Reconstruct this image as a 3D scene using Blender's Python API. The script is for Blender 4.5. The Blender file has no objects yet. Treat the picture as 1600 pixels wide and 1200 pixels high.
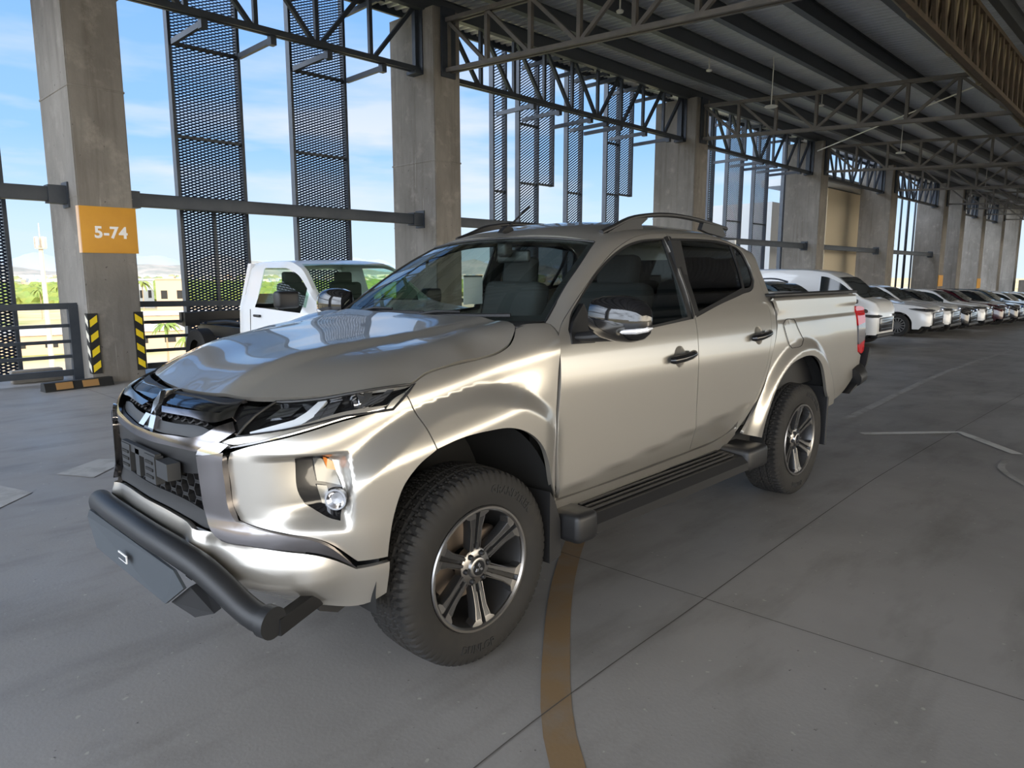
import bpy, bmesh, math, random
from mathutils import Vector, Matrix, Euler
from mathutils.geometry import delaunay_2d_cdt
scene = bpy.context.scene
COL = scene.collection
random.seed(7)
# ======================= camera =======================
# Place frame: x runs along the truck towards its rear, z up, the truck's left side faces -y.
cam_d = bpy.data.cameras.new('camera'); cam = bpy.data.objects.new('camera', cam_d); COL.objects.link(cam)
YAW, PITCH = math.radians(43.982), math.radians(-8.798)
cam.location = (-1.788, -2.774, 1.506)
cam.rotation_euler = (math.pi/2+PITCH, math.radians(0.0), YAW-math.pi/2)
cam_d.sensor_width = 36.0; cam_d.lens = 36.0*1113.8/1600.0
cam_d.clip_start = .05; cam_d.clip_end = 6000
scene.camera = cam
# ======================= exposure =======================
vs = scene.view_settings
vs.view_transform = 'Standard'; vs.look = 'None'; vs.gamma = 1.0; vs.use_curve_mapping = False
vs.exposure = 0.78
# ======================= sky =======================
world = bpy.data.worlds.new('sky'); scene.world = world; world.use_nodes = True
nt = world.node_tree; nt.nodes.clear()
def wn(t, **k):
    n = nt.nodes.new(t)
    for a, b in k.items(): setattr(n, a, b)
    return n
geo = wn('ShaderNodeTexCoord'); sep = wn('ShaderNodeSeparateXYZ'); nt.links.new(geo.outputs['Generated'], sep.inputs[0])
ramp = wn('ShaderNodeValToRGB'); nt.links.new(sep.outputs['Z'], ramp.inputs[0])
cr = ramp.color_ramp
cr.elements[0].position = 0.0; cr.elements[0].color = (.47, .56, .62, 1)
cr.elements[1].position = 1.0; cr.elements[1].color = (.08, .20, .50, 1)
for p, c_ in ((.06, (.40, .53, .65)), (.16, (.22, .40, .66)), (.40, (.13, .29, .62))):
    e = cr.elements.new(p); e.color = (*c_, 1)
# warm low-sun glow in the sky on the far (-y) side of the building
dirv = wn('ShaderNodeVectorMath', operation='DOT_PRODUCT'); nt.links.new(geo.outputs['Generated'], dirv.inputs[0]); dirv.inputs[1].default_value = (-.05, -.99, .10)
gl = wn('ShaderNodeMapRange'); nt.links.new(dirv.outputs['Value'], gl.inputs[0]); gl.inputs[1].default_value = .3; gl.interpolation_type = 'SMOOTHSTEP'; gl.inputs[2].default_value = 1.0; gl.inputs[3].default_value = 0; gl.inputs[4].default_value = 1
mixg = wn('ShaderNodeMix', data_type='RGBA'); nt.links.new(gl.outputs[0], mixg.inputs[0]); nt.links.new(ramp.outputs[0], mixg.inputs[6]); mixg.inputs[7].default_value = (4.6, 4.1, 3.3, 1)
# bright pale sky towards the open near end of the building (-x)
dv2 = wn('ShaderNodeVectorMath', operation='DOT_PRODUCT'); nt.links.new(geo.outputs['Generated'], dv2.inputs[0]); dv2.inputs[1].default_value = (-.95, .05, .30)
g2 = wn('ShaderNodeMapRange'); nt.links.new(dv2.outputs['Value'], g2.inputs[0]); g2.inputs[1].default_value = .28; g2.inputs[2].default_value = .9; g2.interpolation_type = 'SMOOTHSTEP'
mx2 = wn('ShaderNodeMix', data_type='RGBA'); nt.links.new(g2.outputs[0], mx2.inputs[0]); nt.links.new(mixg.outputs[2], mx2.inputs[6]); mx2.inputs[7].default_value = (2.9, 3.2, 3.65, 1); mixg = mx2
# thin low clouds
sc_ = wn('ShaderNodeVectorMath', operation='MULTIPLY'); nt.links.new(geo.outputs['Generated'], sc_.inputs[0]); sc_.inputs[1].default_value = (2.0, 2.0, 11.0)
noi = wn('ShaderNodeTexNoise'); nt.links.new(sc_.outputs[0], noi.inputs['Vector']); noi.inputs['Scale'].default_value = 1.6; noi.inputs['Detail'].default_value = 6
cmr = wn('ShaderNodeMapRange'); nt.links.new(noi.outputs[0], cmr.inputs[0]); cmr.inputs[1].default_value = .47; cmr.inputs[2].default_value = .68
zr = wn('ShaderNodeValToRGB'); nt.links.new(sep.outputs['Z'], zr.inputs[0])
zr.color_ramp.elements[0].position = .03; zr.color_ramp.elements[0].color = (.25, .25, .25, 1)
zr.color_ramp.elements[1].position = .36; zr.color_ramp.elements[1].color = (0, 0, 0, 1)
e = zr.color_ramp.elements.new(.14); e.color = (.9, .9, .9, 1)
cm = wn('ShaderNodeMath', operation='MULTIPLY'); nt.links.new(cmr.outputs[0], cm.inputs[0]); nt.links.new(zr.outputs[0], cm.inputs[1])
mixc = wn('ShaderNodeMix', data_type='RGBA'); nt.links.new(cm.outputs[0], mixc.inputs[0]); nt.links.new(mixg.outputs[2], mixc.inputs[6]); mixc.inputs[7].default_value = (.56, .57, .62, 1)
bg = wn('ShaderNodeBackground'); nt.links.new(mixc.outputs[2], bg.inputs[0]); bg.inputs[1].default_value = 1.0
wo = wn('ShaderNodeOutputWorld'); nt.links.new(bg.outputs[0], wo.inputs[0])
# ======================= sun =======================
sun_d = bpy.data.lights.new('sun', 'SUN'); sun = bpy.data.objects.new('sun', sun_d); COL.objects.link(sun)
sun_d.energy = 2.3; sun_d.angle = math.radians(.6); sun_d.color = (1.0, .86, .68)
sun.rotation_euler = Vector((.28, -.90, .36)).to_track_quat('Z', 'Y').to_euler()

# ======================= helpers =======================
MATS = {}
def mat(name, color=(.5, .5, .5), rough=.5, metal=0.0, coat=0.0, noise=None, bump=None, spec=.5, emit=None, trans=0.0, alpha=None, coatr=.03):
    m = bpy.data.materials.new(name); m.use_nodes = True; MATS[name] = m
    n = m.node_tree; b = n.nodes['Principled BSDF']
    b.inputs['Base Color'].default_value = (*color, 1); b.inputs['Roughness'].default_value = rough
    b.inputs['Metallic'].default_value = metal; b.inputs['Coat Weight'].default_value = coat; b.inputs['Coat Roughness'].default_value = coatr
    b.inputs['Specular IOR Level'].default_value = spec; b.inputs['Transmission Weight'].default_value = trans
    if emit: b.inputs['Emission Color'].default_value = (*emit[0], 1); b.inputs['Emission Strength'].default_value = emit[1]
    if noise or bump:
        tc = n.nodes.new('ShaderNodeTexCoord')
    if noise:   # (scale, other colour, low, high, stretch)
        mp = n.nodes.new('ShaderNodeMapping'); n.links.new(tc.outputs['Object'], mp.inputs[0]); mp.inputs['Scale'].default_value = noise[4] if len(noise) > 4 else (1, 1, 1)
        t = n.nodes.new('ShaderNodeTexNoise'); n.links.new(mp.outputs[0], t.inputs['Vector']); t.inputs['Scale'].default_value = noise[0]; t.inputs['Detail'].default_value = 8; t.inputs['Roughness'].default_value = .62
        r = n.nodes.new('ShaderNodeMapRange'); n.links.new(t.outputs[0], r.inputs[0]); r.inputs[1].default_value = noise[2]; r.inputs[2].default_value = noise[3]
        mx = n.nodes.new('ShaderNodeMix'); mx.data_type = 'RGBA'; n.links.new(r.outputs[0], mx.inputs[0]); mx.inputs[6].default_value = (*color, 1); mx.inputs[7].default_value = (*noise[1], 1)
        n.links.new(mx.outputs[2], b.inputs['Base Color'])
    if bump:    # (scale, strength, distance)
        t2 = n.nodes.new('ShaderNodeTexNoise'); n.links.new(tc.outputs['Object'], t2.inputs['Vector']); t2.inputs['Scale'].default_value = bump[0]; t2.inputs['Detail'].default_value = 4
        bp = n.nodes.new('ShaderNodeBump'); bp.inputs['Strength'].default_value = bump[1]; bp.inputs['Distance'].default_value = bump[2]; n.links.new(t2.outputs[0], bp.inputs['Height']); n.links.new(bp.outputs[0], b.inputs['Normal'])
    return m
def glass(name, tint, refl_rough=.02, dark=.0, ior=1.5):
    """thin tinted window glass: see-through tint mixed with a fresnel reflection"""
    m = bpy.data.materials.new(name); m.use_nodes = True; MATS[name] = m; n = m.node_tree; n.nodes.clear()
    tr = n.nodes.new('ShaderNodeBsdfTransparent'); tr.inputs[0].default_value = (*tint, 1)
    gs = n.nodes.new('ShaderNodeBsdfGlossy'); gs.inputs['Roughness'].default_value = refl_rough; gs.inputs[0].default_value = (1, 1, 1, 1)
    ge = n.nodes.new('ShaderNodeNewGeometry'); dt = n.nodes.new('ShaderNodeVectorMath'); dt.operation = 'DOT_PRODUCT'; n.links.new(ge.outputs['Normal'], dt.inputs[0]); n.links.new(ge.outputs['Incoming'], dt.inputs[1])
    def mth(op, a, b=None):
        q = n.nodes.new('ShaderNodeMath'); q.operation = op; n.links.new(a, q.inputs[0])
        if b is not None: q.inputs[1].default_value = b
        return q.outputs[0]
    f0 = ((ior-1)/(ior+1))**2; ab = mth('ABSOLUTE', dt.outputs['Value']); iv = mth('MULTIPLY', ab, -1.0); iv = mth('ADD', iv, 1.0); pw = mth('POWER', iv, 5.0); pw = mth('MULTIPLY', pw, 1-f0)
    class fr: outputs = [mth('ADD', pw, f0)]
    mx = n.nodes.new('ShaderNodeMixShader'); n.links.new(fr.outputs[0], mx.inputs[0]); n.links.new(tr.outputs[0], mx.inputs[1]); n.links.new(gs.outputs[0], mx.inputs[2])
    o = n.nodes.new('ShaderNodeOutputMaterial'); n.links.new(mx.outputs[0], o.inputs[0])
    return m
def tag(o, label=None, cat=None, group=None, kind=None):
    if label: o['label'] = label
    if cat: o['category'] = cat
    if group: o['group'] = group
    if kind: o['kind'] = kind
    return o
def empty(name, loc=(0, 0, 0), rz=0.0, label=None, cat=None, group=None):
    o = bpy.data.objects.new(name, None); COL.objects.link(o); o.location = loc; o.rotation_euler = (0, 0, rz); o.empty_display_size = .1
    return tag(o, label, cat, group)
def link(name, me, m, parent=None):
    o = bpy.data.objects.new(name, me); COL.objects.link(o)
    if m is not None:
        for k in (m if isinstance(m, (list, tuple)) else [m]): me.materials.append(MATS[k] if isinstance(k, str) else k)
    if parent: o.parent = parent
    return o
def mesh(name, V, F, m, parent=None, smooth=30, mi=None):
    me = bpy.data.meshes.new(name); me.from_pydata([tuple(v) for v in V], [], [tuple(f) for f in F]); me.update()
    if mi:
        for p, k in zip(me.polygons, mi): p.material_index = k
    if smooth is not None:
        me.shade_smooth(); me.set_sharp_from_angle(angle=math.radians(smooth))
    return link(name, me, m, parent)
class MB:
    """collects shapes into one mesh"""
    def __init__(s): s.V = []; s.F = []; s.M = []
    def add(s, V, F, k=0):
        b = len(s.V); s.V += [tuple(v) for v in V]; s.F += [tuple(i+b for i in f) for f in F]; s.M += [k]*len(F); return s
    def box(s, c, d, rot=None, k=0, bev=0.0):
        x, y, z = d[0]/2, d[1]/2, d[2]/2
        if bev <= 0:
            V = [Vector((a*x, b*y, g*z)) for a in (-1, 1) for b in (-1, 1) for g in (-1, 1)]
            F = [(0, 1, 3, 2), (4, 6, 7, 5), (0, 4, 5, 1), (2, 3, 7, 6), (0, 2, 6, 4), (1, 5, 7, 3)]
        else:
            bm = bmesh.new(); bmesh.ops.create_cube(bm, size=1.0)
            for v in bm.verts: v.co = Vector((v.co.x*2*x, v.co.y*2*y, v.co.z*2*z))
            bmesh.ops.bevel(bm, geom=bm.edges[:], offset=min(bev, x*.95, y*.95, z*.95), segments=3, affect='EDGES', profile=.5)
            bm.verts.index_update(); V = [v.co.copy() for v in bm.verts]; F = [[v.index for v in f.verts] for f in bm.faces]; bm.free()
        if rot is not None: V = [rot @ v for v in V]
        c = Vector(c); return s.add([v+c for v in V], F, k)
    def bar(s, a, b, w, h, up=(0, 0, 1), k=0):
        """rectangular bar from a to b, w across, h along 'up'"""
        a = Vector(a); b = Vector(b); d = (b-a); L = d.length; d.normalize(); u = Vector(up)
        if abs(d.dot(u)) > .97: u = Vector((1, 0, 0)) if abs(d.x) < .9 else Vector((0, 1, 0))
        r = d.cross(u).normalized(); u = r.cross(d).normalized()
        V = [p+r*i*w/2+u*j*h/2 for p in (a, b) for i, j in ((-1, -1), (1, -1), (1, 1), (-1, 1))]
        return s.add(V, [(3, 2, 1, 0), (4, 5, 6, 7), (0, 1, 5, 4), (1, 2, 6, 5), (2, 3, 7, 6), (3, 0, 4, 7)], k)
    def tube(s, P, r, n=12, closed=False, k=0, cap=True, flat=None):
        P = [Vector(p) for p in P]; N = len(P); R = r if isinstance(r, (list, tuple)) else [r]*N
        T = []
        for i in range(N):
            a = P[(i-1) % N] if (closed or i > 0) else P[0]; b = P[(i+1) % N] if (closed or i < N-1) else P[-1]
            T.append((b-a).normalized())
        u = Vector((0, 0, 1)) if abs(T[0].z) < .9 else Vector((1, 0, 0)); V = []
        u = (u-T[0]*u.dot(T[0])).normalized()
        for i in range(N):
            u = (u-T[i]*u.dot(T[i])).normalized(); w = T[i].cross(u)
            for j in range(n):
                a = 2*math.pi*j/n; V.append(P[i]+(u*math.cos(a)*(flat or 1)+w*math.sin(a))*R[i])
        F = []
        for i in range(N if closed else N-1):
            for j in range(n):
                a = i*n+j; b = i*n+(j+1) % n; c_ = ((i+1) % N)*n+(j+1) % n; d = ((i+1) % N)*n+j; F.append((a, b, c_, d))
        if cap and not closed: F += [tuple(range(n))[::-1], tuple((N-1)*n+j for j in range(n))]
        return s.add(V, F, k)
    def lathe(s, prof, axis='y', c=(0, 0, 0), n=48, k=0, closed=False):
        """prof: (radius, along-axis)"""
        V = []; F = []
        for i, (r, h) in enumerate(prof):
            for j in range(n):
                a = 2*math.pi*j/n; x, z = r*math.cos(a), r*math.sin(a)
                V.append((x+c[0], h+c[1], z+c[2]) if axis == 'y' else ((x+c[0], z+c[1], h+c[2]) if axis == 'z' else (h+c[0], x+c[1], z+c[2])))
        m = len(prof)
        for i in range(m if closed else m-1):
            for j in range(n): F.append((i*n+j, ((i+1) % m)*n+j, ((i+1) % m)*n+(j+1) % n, i*n+(j+1) % n))
        return s.add(V, F, k)
    def prism(s, poly, f0, f1, k=0):
        """closed polygon (2D pts) mapped by f0 and f1 to the two end faces"""
        n = len(poly); V = [f0(p) for p in poly]+[f1(p) for p in poly]
        F = [tuple(range(n)), tuple(range(2*n-1, n-1, -1))]+[(i, i+n, (i+1) % n+n, (i+1) % n) for i in range(n)]
        return s.add(V, F, k)
    def build(s, name, m, parent=None, smooth=30): 
        o = mesh(name, s.V, s.F, m, parent, None, s.M)
        if smooth is not None:
            bm = bmesh.new(); bm.from_mesh(o.data); bmesh.ops.recalc_face_normals(bm, faces=bm.faces[:]); bm.to_mesh(o.data); bm.free()
            o.data.shade_smooth(); o.data.set_sharp_from_angle(angle=math.radians(smooth))
        return o
def catmull(pts, step=.03, closed=False, corner=32):
    """smooth a polyline through its points, keeping corners sharper than 'corner' degrees"""
    pts = [Vector(p) for p in pts]; n = len(pts); out = []
    def isc(i):
        if not closed and (i <= 0 or i >= n-1): return True
        a = pts[i]-pts[(i-1) % n]; b = pts[(i+1) % n]-pts[i]
        if a.length < 1e-7 or b.length < 1e-7: return True
        return a.angle(b) > math.radians(corner)
    C = [isc(i) for i in range(n)]
    for i in range(n if closed else n-1):
        p1, p2 = pts[i], pts[(i+1) % n]
        p0 = pts[(i-1) % n] if not C[i] else p1*2-p2
        p3 = pts[(i+2) % n] if not C[(i+1) % n] else p2*2-p1
        L = (p2-p1).length; m = max(1, int(L/step+.5))
        d1 = max((p1-p0).length, 1e-6); d2 = max(L, 1e-6); d3 = max((p3-p2).length, 1e-6)
        t1 = ((p1-p0)/d1*d2+(p2-p1)/d2*d1)/(d1+d2) if not C[i] else (p2-p1)/d2
        t2 = ((p2-p1)/d2*d3+(p3-p2)/d3*d2)/(d2+d3) if not C[(i+1) % n] else (p2-p1)/d2
        for k in range(m):
            t = k/m; out.append(p1*(2*t**3-3*t*t+1)+t1*L*(t**3-2*t*t+t)+p2*(-2*t**3+3*t*t)+t2*L*(t**3-t*t))
    if not closed: out.append(pts[-1])
    return out
def inside(p, poly):
    x, y = p[0], p[1]; c_ = False; n = len(poly); j = n-1
    for i in range(n):
        xi, yi = poly[i][0], poly[i][1]; xj, yj = poly[j][0], poly[j][1]
        if (yi > y) != (yj > y) and x < (xj-xi)*(y-yi)/(yj-yi)+xi: c_ = not c_
        j = i
    return c_
def area(poly): return .5*sum(poly[i-1][0]*poly[i][1]-poly[i][0]*poly[i-1][1] for i in range(len(poly)))
def inset(poly, g):
    n = len(poly); s = 1 if area(poly) > 0 else -1; out = []
    for i in range(n):
        a = Vector(poly[i])-Vector(poly[i-1]); b = Vector(poly[(i+1) % n])-Vector(poly[i])
        if a.length < 1e-9: a = b
        if b.length < 1e-9: b = a
        na = Vector((-a.y, a.x)).normalized(); nb = Vector((-b.y, b.x)).normalized(); m = na+nb
        m = m.normalized() if m.length > .2 else na
        out.append(Vector(poly[i])+m*g*s/max(.5, m.dot(na)))
    return out
def fill(outline, holes=(), grid=.03, stretch=1.0):
    """triangulate a 2D region with interior grid points; returns points, triangles, number of outline points per loop"""
    pts = [Vector(p) for p in outline]; edges = []; loops = []
    loops.append((0, len(pts))); edges += [(i, (i+1) % len(pts)) for i in range(len(pts))]
    for h in holes:
        b = len(pts); pts += [Vector(p) for p in h]; edges += [(b+i, b+(i+1) % len(h)) for i in range(len(h))]; loops.append((b, len(h)))
    xs = [p.x for p in outline]; ys = [p.y for p in outline]
    bnd = list(pts); cell = {}
    for p in bnd: cell.setdefault((int(p.x/grid), int(p.y/grid)), []).append(p)
    y = min(ys)+grid*.5; row = 0
    while y < max(ys):
        x = min(xs)+grid*(.5 if row % 2 else 1.0)
        while x < max(xs):
            p = Vector((x, y))
            if inside(p, outline) and not any(inside(p, h) for h in holes):
                ci, cj = int(x/grid), int(y/grid); ok = True
                for di in (-1, 0, 1):
                    for dj in (-1, 0, 1):
                        for q in cell.get((ci+di, cj+dj), ()):
                            if (q-p).length < grid*.45: ok = False
                if ok: pts.append(p)
            x += grid*stretch
        y += grid*.9; row += 1
    r = delaunay_2d_cdt(pts, edges, [], 0, 1e-6)
    P, T = r[0], r[2]; tri = []
    for t in T:
        cx = sum(P[i].x for i in t)/3; cy = sum(P[i].y for i in t)/3
        if inside((cx, cy), outline) and not any(inside((cx, cy), h) for h in holes): tri.append(tuple(t))
    om = r[3]; new = {}
    for i, o in enumerate(om):
        for k in o: new[k] = i
    L = [[new[b+i] for i in range(n) if b+i in new] for b, n in loops]
    return P, tri, L
_PC = {}
def kw_id(S): return getattr(S, 'kind', id(S))
def surf_panel(name, outline, S, m, parent, holes=(), off=0.0, flange=.02, gap=.0025, grid=.03, mirror=1, smooth_outline=True, step=.025, disp=None, stretch=1.0, corner=32, orient=-1):
    """a sheet-metal panel: 2D outline on the surface S(u, v) -> point, with returned edges. mirror=-1 keeps the left side, 1 the right"""
    key = (name, kw_id(S), str(outline), off, flange, gap, grid, str(holes)) if mirror in (-1, 1) and orient == -1 else None
    if key and key in _PC:
        V, F, NN = _PC.pop(key); return _finish(name, V, F, NN, m, parent, mirror)
    ol = [Vector(p) for p in (catmull(outline, step, True, corner) if smooth_outline else outline)]
    if gap: ol = inset(ol, gap)
    hs = [[Vector(p) for p in (catmull(h, step, True, corner) if smooth_outline else h)] for h in holes]
    P, T, L = fill(ol, hs, grid, stretch); e = 2e-3
    V = []; N = []
    def pt(u, v):
        o_ = off+(disp(u, v) if disp else 0.0); a = Vector(S(u, v))
        if o_ == 0: return a
        du = Vector(S(u+e, v))-Vector(S(u-e, v)); dv = Vector(S(u, v+e))-Vector(S(u, v-e)); n = du.cross(dv)*orient
        n.normalize(); return a+n*o_*sgn
    du = Vector(S(ol[0].x+e, ol[0].y))-Vector(S(ol[0].x-e, ol[0].y))
    sgn = 1
    for p in P:
        a = pt(p.x, p.y); du = pt(p.x+e, p.y)-pt(p.x-e, p.y); dv = pt(p.x, p.y+e)-pt(p.x, p.y-e); n = du.cross(dv)*orient; n.normalize()
        V.append(a); N.append(n)
    F = [tuple(t) for t in T]
    # face winding towards the surface normal
    F2 = []
    for f in F:
        a, b, c_ = (V[i] for i in f); g = (b-a).cross(c_-a)
        F2.append(f if g.dot(N[f[0]]) > 0 else f[::-1])
    F = F2
    if flange:
        for lp in L:
            b = len(V); n = len(lp)
            for i in lp: V.append(V[i].copy()); N.append(None)
            for i in lp: V.append(V[i]-N[i]*flange); N.append(None)
            for i in range(n):
                j = (i+1) % n; t = (V[lp[j]]-V[lp[i]])
                F.append((b+i, b+j, b+n+j, b+n+i))
    NN = [n if n is not None else None for n in N]
    fl = [i for i, n in enumerate(N) if n is None]
    # flange normals: average of faces
    acc = {i: Vector((0, 0, 0)) for i in fl}
    for f in F:
        if len(f) == 4 and f[0] in acc:
            g = (V[f[1]]-V[f[0]]).cross(V[f[3]]-V[f[0]])
            for i in f: acc[i] += g
    for i in fl: NN[i] = acc[i].normalized() if acc[i].length > 1e-12 else Vector((0, 0, 1))
    if key and mirror == -1: _PC[key] = (V, F, NN)
    return _finish(name, V, F, NN, m, parent, mirror)
def _finish(name, V, F, NN, m, parent, mirror):
    if mirror < 0:
        V = [Vector((v.x, -v.y, v.z)) for v in V]; NN = [Vector((n.x, -n.y, n.z)) for n in NN]; F = [f[::-1] for f in F]
    me = bpy.data.meshes.new(name); me.from_pydata(V, [], F); me.update(); me.shade_smooth()
    if len(me.vertices) == len(NN): me.normals_split_custom_set_from_vertices(NN)
    return link(name, me, m, parent)
def text_mesh(s, size, depth, bold=False, spacing=1.0):
    cu = bpy.data.curves.new('lettering', 'FONT'); cu.body = s; cu.size = size; cu.extrude = depth; cu.align_x = 'CENTER'; cu.align_y = 'CENTER'; cu.resolution_u = 3; cu.space_character = spacing
    if bold: cu.offset = size*.03
    o = bpy.data.objects.new('lettering', cu); COL.objects.link(o); dg = bpy.context.evaluated_depsgraph_get(); dg.update()
    me = bpy.data.meshes.new_from_object(o.evaluated_get(dg)); V = [v.co.copy() for v in me.vertices]; F = [tuple(p.vertices) for p in me.polygons]
    bpy.data.objects.remove(o); bpy.data.curves.remove(cu); bpy.data.meshes.remove(me)
    return V, F
def rbf(ctrl):
    """thin-plate surface through (x, y, z) control points"""
    import numpy as np
    C = np.array(ctrl, float); n = len(C); d = np.hypot(C[:, None, 0]-C[None, :, 0], C[:, None, 1]-C[None, :, 1])
    K = np.where(d > 0, d*d*np.log(d+1e-12), 0)+np.eye(n)*8e-5; A = np.zeros((n+3, n+3)); A[:n, :n] = K; A[:n, n] = 1; A[:n, n+1:] = C[:, :2]; A[n, :n] = 1; A[n+1:, :n] = C[:, :2].T
    w = np.linalg.solve(A, np.r_[C[:, 2], 0, 0, 0])
    def f(x, y):
        r = np.hypot(C[:, 0]-x, C[:, 1]-y); return float(w[:n] @ np.where(r > 0, r*r*np.log(r+1e-12), 0)+w[n]+w[n+1]*x+w[n+2]*y)
    return f
def zf(x): return -.0245*max(0.0, x-3.7)      # the deck falls gently away beyond the truck
# ---------- truck body surface: half body, y returned positive (mirrored with sgn) ----------
def interp(x, pts):
    # monotone smooth interpolation through (x, y) pairs (Catmull style hermite)
    if x <= pts[0][0]: return pts[0][1]
    if x >= pts[-1][0]: return pts[-1][1]
    i = 0
    while x > pts[i+1][0]: i += 1
    x0, y0 = pts[i]; x1, y1 = pts[i+1]
    h = x1-x0; s = (y1-y0)/h
    def sl(j):
        if j <= 0: return (pts[1][1]-pts[0][1])/(pts[1][0]-pts[0][0])
        if j >= len(pts)-1: return (pts[-1][1]-pts[-2][1])/(pts[-1][0]-pts[-2][0])
        a = (pts[j][1]-pts[j-1][1])/(pts[j][0]-pts[j-1][0]); b = (pts[j+1][1]-pts[j][1])/(pts[j+1][0]-pts[j][0])
        if a*b <= 0: return 0.0
        return 2*a*b/(a+b)
    m0, m1 = sl(i), sl(i+1)
    t = (x-x0)/h
    return (2*t**3-3*t*t+1)*y0+(t**3-2*t*t+t)*h*m0+(-2*t**3+3*t*t)*y1+(t**3-t*t)*h*m1
def ss(a, b, x):
    t = min(1.0, max(0.0, (x-a)/(b-a))); return t*t*(3-2*t)
CX = [(-.872, 0.0), (-.868, .14), (-.852, .30), (-.828, .44), (-.785, .57), (-.715, .69), (-.615, .785), (-.50, .845), (-.38, .875), (-.25, .885)]
def _mkcontour():
    pts = []
    ext = [(CX[1][0], -CX[1][1])]+CX+[(0.0, .885)]
    for i in range(1, len(ext)-2):
        p0, p1, p2, p3 = ext[i-1:i+3]
        for k in range(12):
            t = k/12
            pts.append(tuple(.5*((2*b)+(-a+c_)*t+(2*a-5*b+4*c_-d_)*t*t+(-a+3*b-3*c_+d_)*t**3) for a, b, c_, d_ in zip(p0, p1, p2, p3)))
    pts.append(CX[-1])
    L = [0.0]
    for a, b in zip(pts, pts[1:]): L.append(L[-1]+math.hypot(b[0]-a[0], b[1]-a[1]))
    return pts, L
CP, CL = _mkcontour()
U0 = CL[-1]                       # contour length where the straight side begins (x = -.25)
def contour(u):
    if u >= U0: return (-.25+u-U0, .885, 0.0, 1.0)
    s = 1
    if u < 0: u = -u; s = -1
    lo, hi = 0, len(CL)-1
    while hi-lo > 1:
        m = (lo+hi)//2
        if CL[m] <= u: lo = m
        else: hi = m
    def tang(i):
        a = CP[max(0, i-1)]; b = CP[min(len(CP)-1, i+1)]
        dx, dy = b[0]-a[0], b[1]-a[1]; l = math.hypot(dx, dy); return dx/l, dy/l
    t = (u-CL[lo])/(CL[hi]-CL[lo])
    x = CP[lo][0]*(1-t)+CP[hi][0]*t; y = CP[lo][1]*(1-t)+CP[hi][1]*t
    ta, tb = tang(lo), tang(hi)
    dx = ta[0]*(1-t)+tb[0]*t; dy = ta[1]*(1-t)+tb[1]*t; l = math.hypot(dx, dy); dx /= l; dy /= l
    if lo == 0 and u < 1e-6: dx, dy = 0, 1
    return (x, s*y, -dy, s*dx)    # outward normal (-dy, dx)
P_CAB = [(.30, .845), (.42, .860), (.50, .868), (.66, .872), (.80, .874), (.95, .878), (1.03, .880), (1.09, .876), (1.16, .866), (1.22, .851), (1.28, .833), (1.40, .785), (1.565, .707), (1.70, .645), (1.8, .59)]
P_BED = [(.30, .80), (.42, .825), (.52, .843), (.60, .858), (.70, .866), (.95, .870), (1.06, .872), (1.13, .868), (1.19, .862), (1.22, .852), (1.30, .850), (1.40, .846)]
P_FEN = [(.30, .80), (.42, .825), (.55, .845), (.70, .860), (.88, .869), (.96, .870), (1.30, .870)]
VT_CAB = [(.40, 1.18), (.52, 1.25), (.66, 1.365), (.80, 1.465), (.95, 1.555), (1.10, 1.62), (1.25, 1.652), (1.45, 1.678), (1.80, 1.692), (2.10, 1.690), (2.28, 1.672), (2.45, 1.640), (2.6, 1.60)]
VT_FEN = [(-.9, .93), (-.6, .97), (-.40, 1.02), (-.2, 1.055), (0.0, 1.09), (.2, 1.125), (.44, 1.165), (.6, 1.18)]
def roll(e, R, amax):
    # e: distance past the roll start; returns (inset, rise)
    if e <= 0: return 0.0, e
    a = e/R
    if a < amax: return R*(1-math.cos(a)), R*math.sin(a)
    r = e-R*amax
    return R*(1-math.cos(amax))+r*math.sin(amax), R*math.sin(amax)+r*math.cos(amax)
def flare(x, z, kind):
    f = 0.0
    for cx, amp, r0, r1 in ((0.0, .037, .615, .705), (3.0, .042, .615, .705)):
        if abs(x-cx) > 1.1: continue
        dx = x-cx; dz = (z-.385)
        if cx == 0.0: dx *= (.98 if dx > 0 else .92); dz *= .98
        else: dx *= (1.06 if dx > 0 else .94); dz *= 1.0
        r = math.hypot(dx, dz)
        g = (1-ss(r0, r1, r))
        if cx == 0.0: g *= 1-ss(.34, .50, x)
        elif kind == 'cab': g *= .55
        f += amp*g+(.005*(1-ss(.70, .92, r)) if kind == 'bed' else 0.0)
    return f
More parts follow.
